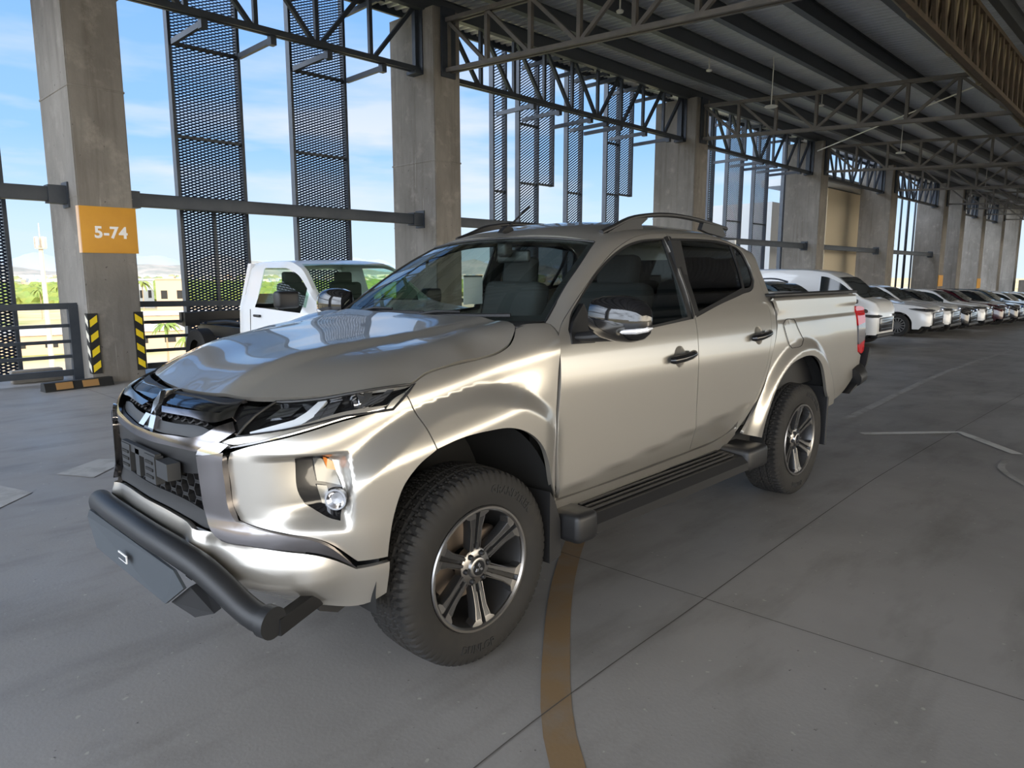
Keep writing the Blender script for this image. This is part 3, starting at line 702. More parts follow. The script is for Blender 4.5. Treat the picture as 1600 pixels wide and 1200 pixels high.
# wheel stop + kerb
r = empty('wheel_stop', (.95, 7.9, 0), .12, 'black rubber wheel stop with orange patches at the foot of the left railing', 'wheel stop')
mb = MB(); mb.prism([(-.09, 0), (.09, 0), (.05, .11), (-.05, .11)], lambda p: (-.42, p[0], p[1]), lambda p: (.42, p[0], p[1])); mb.build('stop_body', 'guard_black', r, None)
mat('orange_patch', (.36, .20, .07), .6)
for sx in (-.2, .12):
    mb = MB(); mb.prism([(-.083, .02), (-.055, .10), (-.062, .105), (-.092, .02)], lambda p, s=sx: (s-.09, p[0], p[1]), lambda p, s=sx: (s+.11, p[0], p[1])); mb.build('reflective_patch', 'orange_patch', r, None)
mb = MB(); mb.box((.72, 8.95, .09), (.62, .16, .18), bev=.02); tag(mb.build('concrete_kerb', 'concrete_column'), 'short concrete kerb block behind the rubber wheel stop', 'kerb')
# ---- expanded-metal screens
_lat = {}
def lattice(w, h, cw=.118, ch=.049, t=.0135, d=.013, far=False):
    key = (round(w, 2), round(h, 2), far)
    if far == 2: ch = .075; t = .009
    if far == 1: ch = .068; t = .0115
    if key in _lat: return _lat[key]
    V = []; F = []; nx = max(1, round(w/cw)); cw = w/nx; ny = int(h/ch)
    ys = ch/2
    for j in range(ny*2+1):
        z = j*ys
        for i in range(nx):
            for s in (0, 1):
                xa = i*cw+(s*cw/2); xb = xa+cw/2; up = (s == 0) ^ (j % 2 == 1)
                za, zb = (z, z+ys) if up else (z+ys, z)
                if j >= ny*2: continue
                b = len(V)
                V += [(xa, -d, za-t), (xb, -d, zb-t), (xb, d, zb+t), (xa, d, za+t)]; F.append((b, b+1, b+2, b+3))
                V += [(xa, -d, za-t-.001), (xb, -d, zb-t-.001), (xb, d, zb+t-.001), (xa, d, za+t-.001)]; F.append((b+7, b+6, b+5, b+4))
    me = bpy.data.meshes.new('expanded_mesh'); me.from_pydata(V, [], F); me.update(); me.materials.append(MATS['mesh_steel']); _lat[key] = me; return me
YS = 9.95
def screen(x, w, z0, z1, label, cross=(), mull=None, depth=.14, part=None, group='expanded metal screens', fine=True, y=None):
    """vertical screen: two side channels, cross bars and expanded metal between them"""
    r = empty('mesh_screen', (x, y or YS, z0), 0, label, 'mesh screen', group)
    H = z1-z0; fr = MB()
    for sx in (0, w): fr.box((sx, 0, H/2), (.05, depth, H))
    fr.build('side_channel', 'steel_dark', r, None)
    for z in [0.03, H-.03]+[c_-z0 for c_ in cross]:
        mb = MB(); mb.box((w/2, 0, z), (w-.05, .06, .05)); mb.build('cross_bar', 'steel_dark', r, None)
    if mull:
        mb = MB(); mb.box((w/2, 0, (mull[0]+mull[1])/2-z0), (.05, .06, mull[1]-mull[0])); mb.build('mullion', 'steel_dark', r, None)
    o = bpy.data.objects.new('expanded_mesh', lattice(w-.05, H, far=(2 if x > 20 else (1 if x > 8 else 0)))); COL.objects.link(o); o.parent = r; o.location = (.025, 0, 0)
    if part:   # extra wider piece beside it: (dx, w, z0, z1)
        dx, w2, a, b = part; fr = MB(); fr.box((dx+w2, 0, (a+b)/2-z0), (.05, depth, b-a)); fr.box((dx+w2/2, 0, a-z0+.025), (w2, .06, .05)); fr.box((dx+w2/2, 0, b-z0-.4), (w2, .06, .05)); fr.build('side_channel', 'steel_dark', r, None)
        o = bpy.data.objects.new('expanded_mesh', lattice(w2-.05, b-a, far=1)); COL.objects.link(o); o.parent = r; o.location = (dx+.03, 0, a-z0)
    return r
screen(-.42, 1.15, -.9, 8.2, 'expanded metal screen at the left edge of the view', (1.0, 2.6, 3.8, 5.3), (-.9, 2.6))
screen(3.24, 1.17, -.9, 8.2, 'expanded metal screen right of the yellow-signed column', (1.0, 2.6, 3.79, 5.27), (-.9, 2.6))
screen(5.42, 1.17, -.9, 8.2, 'expanded metal screen above the white chassis truck cab', (1.0, 2.6, 3.79, 5.27), None)
screen(10.70, .43, -.9, 8.2, 'narrow mesh screen just right of the column behind the pickup roof', (3.5,), None)
screen(11.60, .70, -.9, 8.2, 'mesh screen with a stepped lower edge above the roof antenna', (3.77, 5.2), None, part=(.70, .60, 3.77, 8.2))
screen(13.48, .62, -.9, 8.2, 'narrow mesh screen between the two stepped ones behind the pickup roof', (3.68,), None)
screen(15.22, .60, -.9, 8.2, 'mesh screen with a stepped lower edge left of the third column', (3.78, 5.2), None, part=(.60, .66, 3.78, 8.2))
for x, w, lb in ((21.05, .35, 'thin mesh screen beside the column behind the rear roof rail'), (22.4, 1.15, 'mesh screen in front of the white building, left one'), (24.5, 1.15, 'mesh screen in front of the white building, right one'), (27.1, .35, 'thin mesh screen just left of the column behind the white van')):
    screen(x, w, -.9, 8.0, lb, (3.4,), None)
for k, (x, w) in enumerate(((42.7, .15), (43.9, .3), (45.3, .15), (46.5, .25))):
    screen(x, w, -1.4, 8.0, depth=.05, cross=(3.4, 5.0), label=['far narrow mesh screen right of the dark shaded column', 'second far narrow mesh screen right of the dark shaded column', 'third far narrow mesh screen right of the dark shaded column', 'far narrow mesh screen touching the pale wide column'][k])
# ---- trusses
def truss_long(x0, x1, y, zb, zt, n, label, brackets=True):
    """edge truss along x with struts reaching out to the mesh screens"""
    r = empty('roof_truss', (x0, y, zb), 0, label, 'truss', 'edge trusses between the columns'); L = x1-x0; H = zt-zb
    for nm, z in (('bottom_chord', 0), ('top_chord', H)):
        mb = MB()
        for dy in (-.05, .05): mb.bar((0, dy, z), (L, dy, z), .055, .09)
        mb.bar((0, 0, z+.03), (L, 0, z+.03), .06, .02); mb.build(nm, 'steel_dark', r, None)
    st = L/n
    for i in range(n+1):
        mb = MB(); xx = min(max(i*st, .06), L-.06); mb.bar((xx, 0, 0), (xx, 0, H), .07, .07, (0, 1, 0)); mb.build('web_member', 'steel_dark', r, None)
    for i in range(n):
        up = i < n/2; a, b = (i*st, (i+1)*st)
        mb = MB(); mb.bar((a+.05, 0, H if up else 0), (b-.05, 0, 0 if up else H), .07, .07, (0, 1, 0)); mb.build('web_member', 'steel_dark', r, None)
    for s in (0, L):
        mb = MB(); mb.box((s, 0, -.07), (.35, .3, .06)); mb.box((s+(-.01 if s else .01), 0, H/2), (.03, .3, H+.1)); mb.build('bearing_plate', 'steel_dark', r, None)
    return r
TZ = 5.38
for i in range(0, 9):
    a = COLX[i][0]+COLX[i][1]; b = COLX[i+1][0]; n = max(4, round((b-a)/1.02))
    if i in (6,): continue
    truss_long(a, b, 8.6, TZ-.004*(a-2), 6.55, n, ['edge truss left of the yellow-signed column', 'edge truss over the white chassis truck', 'edge truss above the pickup roof rails', 'edge truss above the white building', 'edge truss above the beige wall', 'edge truss right of the dark shaded column', '', 'far edge truss above the pale columns, nearer one', 'far edge truss above the pale columns, farther one'][i])
def strut(xa, ya, za, xb, yb, zb, label):
    mb = MB(); mb.bar((xa, ya, za), (xb, yb, zb), .06, .09); mb.box((xa, ya, za), (.1, .12, .16)); return tag(mb.build('screen_strut', 'steel_dark', None, None), label, 'strut', 'struts holding the mesh screens')
sx = [(-.40, 'left edge of the leftmost mesh screen'), (.70, 'right edge of the leftmost mesh screen'), (3.27, 'left edge of the screen beside the yellow sign'), (4.4, 'right edge of the screen beside the yellow sign'), (5.45, 'left edge of the screen above the white cab'), (6.6, 'right edge of the screen above the white cab'), (8.35, 'space just right of the second column'), (10.75, 'narrow screen right of the second column'), (11.65, 'left edge of the first stepped screen'), (12.85, 'right edge of the first stepped screen'), (13.5, 'left edge of the middle narrow screen'), (14.1, 'right edge of the middle narrow screen'), (15.25, 'left edge of the second stepped screen'), (16.45, 'right edge of the second stepped screen'), (21.2, 'thin screen right of the third column'), (22.4, 'left edge of the left screen before the white building'), (23.5, 'right edge of the left screen before the white building'), (24.5, 'left edge of the right screen before the white building'), (25.6, 'right edge of the right screen before the white building')]
for x, nm in sx:
    for z in (TZ-.1, 6.5):
        strut(x, 8.66, z, x, YS-.12, z-.02, ('lower' if z < 6 else 'upper')+' steel strut to the '+nm)
for k in range(2, 4):
    pass
# transverse trusses (one per column line), falling gently inwards
def truss_cross(x, label, yend=-14.0):
    r = empty('roof_truss', (x, 8.1, 0), 0, label, 'truss', 'cross trusses over the parking deck')
    ys = [8.1-1.065*i for i in range(8)]
    zb = lambda y: 5.34-.05*(8.1-y); zt = lambda y: 6.24-.05*(8.1-y)
    for nm, f in (('bottom_chord', zb), ('top_chord', zt)):
        mb = MB()
        for dx in (-.06, .06): mb.bar((dx, 0, f(8.1)), (dx, ys[-1]-8.1, f(ys[-1])), .055, .075)
        mb.build(nm, 'steel_grey', r, None)
    for i, y in enumerate(ys):
        mb = MB(); mb.bar((0, y-8.1, zb(y)), (0, y-8.1, zt(y)), .075, .075, (1, 0, 0)); mb.build('web_member', 'steel_grey', r, None)
    for i in range(len(ys)-1):
        up = (i % 6) < 3; a, b = ys[i], ys[i+1]
        mb = MB(); mb.bar((0, a-8.1, zt(a) if up else zb(a)), (0, b-8.1, zb(b) if up else zt(b)), .065, .065, (1, 0, 0)); mb.build('web_member', 'steel_grey', r, None)
    mb = MB(); mb.box((0, .0, 5.84), (.34, .04, 1.25)); mb.build('bearing_plate', 'steel_dark', r, None)
for i in (1, 2, 3, 4, 5, 6, 7, 8, 9):
    x, w = COLX[i]
    truss_cross(x+w/2, {1: 'cross truss at the yellow-signed column line, above the view', 2: 'nearest cross truss, rising to the top of the view', 3: 'cross truss reaching from the third column to the brown girder', 4: 'cross truss reaching from the column behind the white van', 5: 'far cross truss at the dark shaded column', 6: 'far cross truss at the pale wide column', 7: 'far cross truss just beyond the pale wide column', 8: 'far cross truss, second from last', 9: 'farthest cross truss of the row'}[i])
# ---- brown girder with pipes
gz = lambda x: 5.0-.022*(x-12)
r = empty('roof_girder', (0, .5, 0), 0, 'long brown girder with close-set webs at the upper right', 'girder')
mb = MB(); mb.bar((3, 0, gz(3)+1.0), (70, 0, gz(70)+1.0), .10, .08); mb.build('top_flange', 'brown_steel', r, None)
mb = MB(); mb.bar((3, 0, gz(3)), (70, 0, gz(70)), .10, .08); mb.build('bottom_flange', 'brown_steel', r, None)
xx = 3.2; k = 0
while xx < 50:
    mb = MB(); z = gz(xx); a, b = ((xx, z+.02), (xx+.26, z+.98)) if k % 2 == 0 else ((xx+.26, z+.02), (xx, z+.98))
    mb.bar((a[0], -.02 if k % 2 else .02, a[1]), (b[0], -.02 if k % 2 else .02, b[1]), .05, .11, (1, 0, 0)); mb.build('web_member', 'brown_steel' if k % 2 else 'pipe_paint', r, None)
    xx += .26 if xx < 26 else .52; k += 1
mb = MB(); mb.bar((3, .10, gz(3)+.5), (70, .10, gz(70)+.5), .02, .92); mb.build('back_plate', 'brown_steel', r, None)
pz = lambda x: 5.55-.03*(x-11)
for yy, dz, lb in ((1.02, 0, 'thick painted pipe under the roof beside the brown girder, outer one'), (.84, .10, 'thick painted pipe under the roof beside the brown girder, inner one')):
    q = empty('roof_pipe', (0, yy, 0), 0, lb, 'pipe', 'roof pipes'); mb = MB(); mb.tube([(3, 0, pz(3)+dz), (50, 0, pz(50)+dz)], .05, 14); mb.build('pipe_run', 'pipe_paint', q)
    xx = 4.0
    while xx < 50: mb = MB(); mb.tube([(xx-.06, 0, pz(xx)+dz), (xx+.06, 0, pz(xx)+dz)], .07, 14); mb.build('coupling', 'pipe_paint', q); xx += 2.4
# added dark plate masking the bright deck edge above the columns
mb = MB(); mb.box((45, 9.72, 6.86), (108.8, .06, .32)); tag(mb.build('edge_mask_plate', 'steel_dark', None, None), 'long dark plate added to mask the bright outer edge of the roof deck', 'mask plate')
# ---- suspended lamps / detectors
def pendant(x, y, z, label):
    r = empty('ceiling_detector', (x, y, z), 0, label, 'ceiling fixture', 'small round ceiling fixtures'); mb = MB(); mb.lathe([(0, 0), (.13, .0), (.15, .02), (.13, .04), (.03, .06), (0, .06)], 'z', n=24); mb.build('dish', 'conduit_white', r)
    mb = MB(); mb.tube([(0, 0, .05), (.02, 0, zdeck(y)-z-.3), (0, 0, zdeck(y)-z-.1)], .012, 8); mb.build('cable', 'conduit_white', r)
for x, y, z, lb in ((15.0, 5.0, 5.35, 'white disc fixture hanging on a cable near the second cross truss'), (24.5, 4.9, 5.4, 'white disc fixture hanging near the third cross truss'), (35.5, 4.6, 5.2, 'white disc fixture hanging far down the deck')): pendant(x, y, z, lb)
for x, y, lb in ((9.5, 5.4, 'small white sprinkler head under the nearest purlins'), (14.2, 6.2, 'small white sprinkler head between the second and third cross truss'), (19.5, 5.6, 'small white sprinkler head beyond the third column')):
    mb = MB(); z = zdeck(y)-.42; mb.lathe([(0, 0), (.06, .01), (.07, .04), (.03, .07), (.015, .08), (.015, .35)], 'z', (x, y, z), 18); tag(mb.build('sprinkler_head', 'conduit_white'), lb, 'sprinkler', 'sprinkler heads')
mb = MB(); mb.tube([(25.5, 8.0, 5.95), (18.97, 1.64, 6.0)], .02, 8); mb2 = mb
tag(mb.build('sag_rod', 'conduit_white'), 'thin pale conduit slanting below the deck between two cross trusses', 'conduit')
# ---- white building wing outside
r = empty('building_wing', (30, 10.2, -17), 0, 'large white building wing with a beige recess outside, beyond the third and fourth columns', 'building')
mb = MB(); mb.box((6, 3.4, 10.8), (14, 4.8, 21.6)); mb.build('outer_wall', 'white_wall', r, None)
mb = MB(); mb.box((5.4, .45, 11.2), (5.6, .9, 22.4)); mb.build('end_wall', 'beige_wall', r, None)
mb = MB(); mb.box((4.4, .8, 22.6), (7.6, 3.0, .3)); mb.build('canopy', 'white_wall', r, None)
# far raised deck with guard rail
r = empty('upper_deck', (66, 5.0, 0), 0, 'raised concrete deck edge with a grey railing at the far right', 'deck')
mb = MB(); mb.box((6, 0, .55), (22, 4, 1.0)); mb.build('deck_edge', 'concrete_column', r, None)
for z in (1.5, 1.8, 2.15): mb = MB(); mb.bar((-5, -1.9, z), (16, -1.9, z), .06, .07 if z != 1.5 else .3); mb.build('rail', 'steel_dark', r, None)
for x in (-4, -1, 2, 5, 8, 11): mb = MB(); mb.box((x, -1.9, 1.6), (.2, .12, 1.2)); mb.build('post', 'steel_dark', r, None)
# ======================= the silver pickup =======================
TR = empty('pickup_truck', (0, 0, 0), 0, 'silver double-cab pickup with black roof rails and a black nudge bar in the foreground', 'pickup truck')
PAINT = 'silver_paint'
_SK = {}
def S(kind):
    if kind not in _SK: _SK[kind] = lambda u, v: W(u, v, kind)
    return _SK[kind]
def X(pts): return [(x+.25+U0, v) for x, v in pts]     # side outlines given by x
def both(name, outline, kind, m, parent=TR, S_=None, **k):
    out = []
    for mir in (-1, 1):
        out.append(surf_panel(name, outline, S_ or S(kind), m, parent[0 if mir < 0 else 1] if isinstance(parent, (list, tuple)) else parent, mirror=mir, **k))
    return out
def sub(a, i, j=None): return a[i:j]
# --- outlines (x, height) on the cab side
DFRONT = [(.485, .545), (.452, .745), (.463, .99), (.478, 1.155), (.485, 1.24)]
DFTOP = [(.53, 1.295), (.60, 1.346), (.695, 1.406), (.80, 1.466), (.91, 1.527), (1.10, 1.622), (1.205, 1.662), (1.32, 1.698), (1.43, 1.716), (1.60, 1.73)]
GAP = [(1.645, 1.732), (1.635, 1.57), (1.63, 1.40), (1.625, 1.28), (1.603, 1.09), (1.607, .9), (1.613, .71), (1.635, .542)]
DRTOP = [(1.9, 1.742), (2.15, 1.742), (2.30, 1.728), (2.40, 1.70)]
DRBACK = [(2.475, 1.64), (2.515, 1.56), (2.53, 1.47), (2.535, 1.36), (2.53, 1.25), (2.505, 1.15), (2.47, 1.06), (2.43, .92), (2.35, .795), (2.255, .695), (2.17, .63), (2.08, .58)]
DRBOT = [(1.93, .552), (1.78, .546)]
CABR = [(2.60, 1.63), (2.60, 1.5), (2.60, 1.36), (2.60, 1.25), (2.575, 1.16), (2.505, 1.02), (2.45, .885), (2.35, .75), (2.265, .635), (2.19, .56)]
front_door = X(DFRONT+DFTOP+GAP+[(1.28, .541), (.90, .538), (.70, .538)])
rear_door = X(GAP[::-1]+DRTOP+DRBACK+DRBOT)
GF = X([(1.585, 1.69), (1.34, 1.666), (1.235, 1.643), (1.135, 1.61), (.95, 1.53), (.79, 1.442), (.70, 1.385), (.61, 1.318), (.58, 1.27), (.585, 1.228), (.64, 1.225), (1.19, 1.255), (1.565, 1.283)])
GR = X([(1.71, 1.69), (2.05, 1.70), (2.335, 1.685), (2.325, 1.54), (2.285, 1.425), (1.95, 1.358), (1.69, 1.306)])
GQ = X([(2.355, 1.685), (2.41, 1.665), (2.45, 1.62), (2.475, 1.545), (2.455, 1.475), (2.41, 1.437), (2.31, 1.42), (2.345, 1.54)])
HF = X([(1.60, 1.70), (1.335, 1.676), (1.225, 1.652), (1.125, 1.619), (.94, 1.539), (.78, 1.45), (.69, 1.392), (.60, 1.325), (.565, 1.27), (.57, 1.215), (.64, 1.213), (1.19, 1.243), (1.61, 1.27), (1.622, 1.5)])
HR = X([(1.655, 1.702), (2.05, 1.712), (2.30, 1.705), (2.42, 1.677), (2.465, 1.628), (2.49, 1.545), (2.468, 1.465), (2.415, 1.42), (2.24, 1.385), (1.90, 1.328), (1.64, 1.275), (1.65, 1.5)])
def cup(x, v, r=.056): return [(x+.25+U0+r*math.cos(2*math.pi*k/20), v+r*math.sin(2*math.pi*k/20)) for k in range(20)]
fd = both('front_door', front_door, 'cab', PAINT, holes=[HF, cup(1.415, 1.087)]); rd = both('rear_door', rear_door, 'cab', PAINT, holes=[HR, cup(2.32, 1.140)])
for dd, cx_, cv_ in ((fd, 1.415, 1.087), (rd, 2.32, 1.140)):
    both('handle_bowl', cup(cx_, cv_), 'cab', PAINT, dd, gap=-.001, flange=0, grid=.012, disp=lambda u, v, a=cx_, b=cv_: -.026*(1-min(1, ((u-a-.25-U0)**2+(v-b)**2)/.056**2)))
for d_, L_ in ((fd, 'front'), (rd, 'rear')):
    pass
# window surround, pane
both('window_trim', HF, 'cab', 'black_satin', fd, holes=[GF], off=-.006, flange=.012, gap=0)
both('window_trim', HR, 'cab', 'black_satin', rd, holes=[GR, GQ], off=-.006, flange=.012, gap=0)
both('pillar_cover', X([(1.596, 1.702), (1.641, 1.712), (1.632, 1.57), (1.627, 1.40), (1.622, 1.285), (1.600, 1.268), (1.622, 1.40), (1.624, 1.55)]), 'cab', 'black_satin', fd, off=.0015, flange=.004, gap=0, grid=.03)
both('pillar_cover', X([(1.650, 1.712), (1.668, 1.706), (1.66, 1.5), (1.648, 1.284), (1.630, 1.285), (1.634, 1.40), (1.640, 1.57)]), 'cab', 'black_satin', rd, off=.0015, flange=.004, gap=0, grid=.03)
both('window_pane', GF, 'cab', 'front_side_glass', fd, off=-.012, flange=0, gap=-.003, grid=.06)
both('window_pane', GR, 'cab', 'tinted_glass', rd, off=-.012, flange=0, gap=-.003, grid=.06)
both('quarter_pane', GQ, 'cab', 'tinted_glass', rd, off=-.010, flange=0, gap=-.003, grid=.06)
# --- cab shell: sill, rear strip, pillars and roof in one pressing
def vcen(x, kind='cab'):
    lo, hi = 1.6, 3.0; u = x+.25+U0
    for _ in range(40):
        m_ = (lo+hi)/2
        if W(u, m_, kind)[1] > 0: lo = m_
        else: hi = m_
    return lo
WSS = [(1.045, 1.708), (.96, 1.655), (.873, 1.600), (.80, 1.556), (.725, 1.512), (.60, 1.424), (.49, 1.338)]
roof_lower = [(.50, 1.262)]+DFTOP+[(1.645, 1.732)]+DRTOP+DRBACK+[(1.93, .552)]
cen = [(x, vcen(x)) for x in (2.56, 2.4, 2.2, 2.0, 1.8, 1.6, 1.4, 1.25, 1.1, 1.0)]
ws_top = [(1.0+.045*t, vcen(1.0)+(1.708-vcen(1.0))*t) for t in (.15, .3, .45, .6, .75, .9)]
roof_ol = X([(.50, 1.262)]+DFTOP+[(1.645, 1.732)]+DRTOP+DRBACK[:-1]+[(2.19, .56)]+CABR[::-1][1:]+[(2.59, 1.72), (2.585, 1.85), (2.575, 2.0), (2.56, vcen(2.56))]+[])
roof_ol += X(cen[1:]); roof_ol += X(ws_top); roof_ol += X(WSS)
roof_ol = catmull(roof_ol, .03, True, 30)
half = inset(roof_ol, .0)
rp = []
for mir in (-1, 1): rp.append(surf_panel('roof', roof_ol, S('cab'), None, None, mirror=mir, smooth_outline=False, gap=0, flange=.012))
def merge(objs, name, m, parent):
    V = []; F = []
    for o in objs:
        b = len(V); V += [v.co.copy() for v in o.data.vertices]; F += [tuple(i+b for i in p.vertices) for p in o.data.polygons]; me = o.data; bpy.data.objects.remove(o); bpy.data.meshes.remove(me)
    me = bpy.data.meshes.new(name); me.from_pydata(V, [], F); me.update()
    bm = bmesh.new(); bm.from_mesh(me); bmesh.ops.remove_doubles(bm, verts=bm.verts[:], dist=.0008); bm.to_mesh(me); bm.free(); me.shade_smooth(); me.set_sharp_from_angle(angle=math.radians(40))
    return link(name, me, m, parent)
roof = merge(rp, 'roof', PAINT, TR)
# sill under the doors
both('sill', X([(.47, .538), (.9, .532), (1.635, .536), (1.93, .545), (2.08, .573), (2.17, .60), (2.2, .54), (2.1, .47), (1.6, .45), (.6, .45), (.47, .47)]), 'cab', PAINT)
# --- fenders
hoodcut = T['hoodcut']; archf = T['arch_f']
f_ol = [tuple(T['bump_seam'][0])]+[tuple(p) for p in T['bump_seam'][1:]]+[tuple(p) for p in archf[6:]]+X([(.455, .475), (.47, .53), (.478, .548), (.446, .745), (.457, .99), (.472, 1.155), (.492, 1.262), (.485, 1.33), (.44, 1.338), (.36, 1.345)])+[tuple(p) for p in hoodcut[::-1]]
fe = both('front_fender', f_ol, 'fender', PAINT, grid=.0125)
# --- bed sides
BEDF = [(2.545, 1.36), (2.60, 1.30), (2.615, 1.24), (2.592, 1.16), (2.525, 1.02), (2.468, .88), (2.368, .745), (2.283, .63), (2.215, .545)]
archr = [tuple(p) for p in T['arch_r']]
bed_ol = X(BEDF)+[(3.9097, .492)]+archr[1:-1]+X([(3.44, .60), (3.46, .55), (3.82, .60), (4.14, .775), (4.165, .87)])+X([(4.085, .905), (4.055, 1.0), (4.03, 1.10), (4.00, 1.265), (4.02, 1.30), (4.0, 1.352), (3.5, 1.360), (3.0, 1.365)])
def bed_disp(u, v):
    x = u-.25-U0
    return 0.006*ss(1.262, 1.272, v-.006*(x-2.6))*1.0-0.004
bd = both('bed_side', bed_ol, 'bed', PAINT, disp=bed_disp, grid=.02)
tl = X([(4.00, 1.262), (4.10, 1.26), (4.20, 1.235), (4.205, 1.12), (4.205, .98), (4.20, .905), (4.15, .878), (4.09, .905), (4.06, 1.0), (4.035, 1.10)])
tls = both('tail_lamp', X([(4.005, 1.258), (4.10, 1.258), (4.19, 1.24), (4.195, 1.13), (4.04, 1.11)]), 'bed', 'lens_red', gap=0, off=.004, flange=.10)
both('tail_lamp_lens', X([(4.04, 1.11), (4.195, 1.13), (4.2, .99), (4.075, .96), (4.06, 1.0)]), 'bed', 'lens_clear_dark', tls, gap=0, off=.004, flange=.10)
both('tail_lamp_lens', X([(4.075, .96), (4.2, .99), (4.2, .905), (4.15, .88), (4.092, .905)]), 'bed', 'lens_red', tls, gap=0, off=.004, flange=.10)
fuel = [tuple(p) for p in T['fuel']]
surf_panel('fuel_door', fuel, S('bed'), PAINT, TR, mirror=-1, off=.0015, flange=.006, gap=0, disp=bed_disp)
mb = MB(); mb.tube([Vector((x, -y, z)) for x, y, z in [W(p.x, p.y, 'bed') for p in catmull(fuel, .03, True)]], .0017, 6, closed=True); mb.build('fuel_door_gap', 'dark_inner', TR)
# bed rail caps, inner walls, tailgate
for s in (-1, 1):
    mb = MB(); mb.box((3.27, s*.815, 1.372), (1.46, .09, .022), bev=.008)
    mb.build('bed_rail_cap', 'black_plastic', TR)
    mb = MB(); mb.box((3.3, s*.775, 1.05), (1.45, .02, .62)); mb.build('bed_inner_wall', 'black_plastic', TR)
mb = MB(); mb.box((4.09, 0, 1.08), (.07, 1.58, .56), bev=.015); mb.build('tailgate', PAINT, TR)
mb = MB(); mb.box((3.3, 0, .76), (1.5, 1.55, .03)); mb.box((2.62, 0, 1.05), (.03, 1.6, .6)); mb.build('bed_floor', 'black_plastic', TR)
# rear bumper
mb = MB()
mb.tube([(4.02, -.86, .70), (4.10, -.87, .72), (4.21, -.83, .74), (4.26, -.6, .72), (4.27, 0, .70), (4.26, .6, .72), (4.21, .83, .74), (4.10, .87, .72), (4.02, .86, .70)], .075, 14, flat=1.0)
mb.prism([(3.86, .60), (4.12, .66), (4.27, .86), (4.25, .93), (4.20, .80), (4.08, .68), (3.90, .62)], lambda p: (p[0], -.90, p[1]), lambda p: (p[0], -.80, p[1]))
mb.build('rear_bumper', 'black_plastic', TR)
# --- hood
ctrl = []
for u, v in T['hoodlip'][1:]:
    x, y, z = W(u, v, 'fender'); ctrl += [(x, y, z+.006), (x, -y, z+.006)]
for u, v in hoodcut[1:]:
    x, y, z = W(u, v, 'fender'); ctrl += [(x, y, z+.004), (x, -y, z+.004)]
ctrl += [(-.743, 0, 1.078), (-.60, 0, 1.132), (-.4, 0, 1.186), (-.1, 0, 1.238), (.2, 0, 1.276), (.33, 0, 1.294)]
for x, y, z in ((-.5, .42, 1.168), (-.3, .5, 1.208), (-.1, .55, 1.235), (.1, .58, 1.262), (.3, .58, 1.295), (-.3, .70, 1.178), (0, .74, 1.228), (.2, .74, 1.270), (-.62, .3, 1.128)): ctrl += [(x, y, z), (x, -y, z)]
HZF = rbf(ctrl)
_hz = HZF
def HZF(x, y):
    yr = .30+.22*(x+.75); return _hz(x, y)+.020*(1-ss(yr-.035, yr+.075, abs(y)))*ss(-.76, -.60, x)
lip = [W(u, v, 'fender') for u, v in T['hoodlip'][1:]]; cut = [W(u, v, 'fender') for u, v in hoodcut[1:]]
near = [(p[0], p[1]) for p in lip]+[(p[0], p[1]) for p in cut]+[(.345, .70), (.355, .5), (.35, .25)]
hol = [(-.745, 0.0)]+near+[(.345, 0)]+[(x, -y) for x, y in near[::-1]]
def hood_crease(x, y):
    return 0
hood = surf_panel('hood', hol, lambda x, y: (x, y, HZF(x, y)), PAINT, TR, grid=.035, flange=.018, gap=.003, corner=40, orient=1)
# --- windshield
bx0, bx1, tx0, tx1 = .36, .515, 1.005, 1.07
def WS(s, t):
    b = Vector((bx0+(bx1-bx0)*abs(s)**2.2, s*.735, 1.278)); tpz = W(1.0+.25+U0, vcen(1.0), 'cab')[2]
    tp = Vector((tx0+(tx1-tx0)*s*s, s*.592, tpz-.012+(1.664-tpz)*s*s)); p = b.lerp(tp, t); k = math.sin(math.pi*t)*.018
    return Vector((p.x-k*.6, p.y, p.z+k))
# fit the side edges to the pillars
side = [W(x+.25+U0, v, 'cab') for x, v in WSS[::-1]]
def edge(t):
    f = t*(len(side)-1); i = min(int(f), len(side)-2); a = Vector(side[i]); b = Vector(side[i+1]); return a.lerp(b, f-i)
def WS(s, t):
    e_ = edge(t); a = abs(s); cz0 = Vector((.365, 0, 1.285)); ct = Vector((1.0, 0, W(1.0+.25+U0, vcen(1.0), 'cab')[2]-.008)); c_ = cz0.lerp(ct, t)+Vector((-.010, 0, .014))*math.sin(math.pi*t)
    k = a**2.3; x = c_.x+(e_.x-c_.x)*k; z = c_.z+(e_.z-.004-c_.z)*k; return Vector((x, e_.y*s*.995, z))
V = []; F = []; n, m_ = 28, 16
for j in range(m_+1):
    for i in range(n+1): V.append(WS(-1+2*i/n, j/m_))
for j in range(m_):
    for i in range(n): F.append((j*(n+1)+i, j*(n+1)+i+1, (j+1)*(n+1)+i+1, (j+1)*(n+1)+i))
ws = mesh('windshield', V, F, 'windshield_glass', TR, 180)
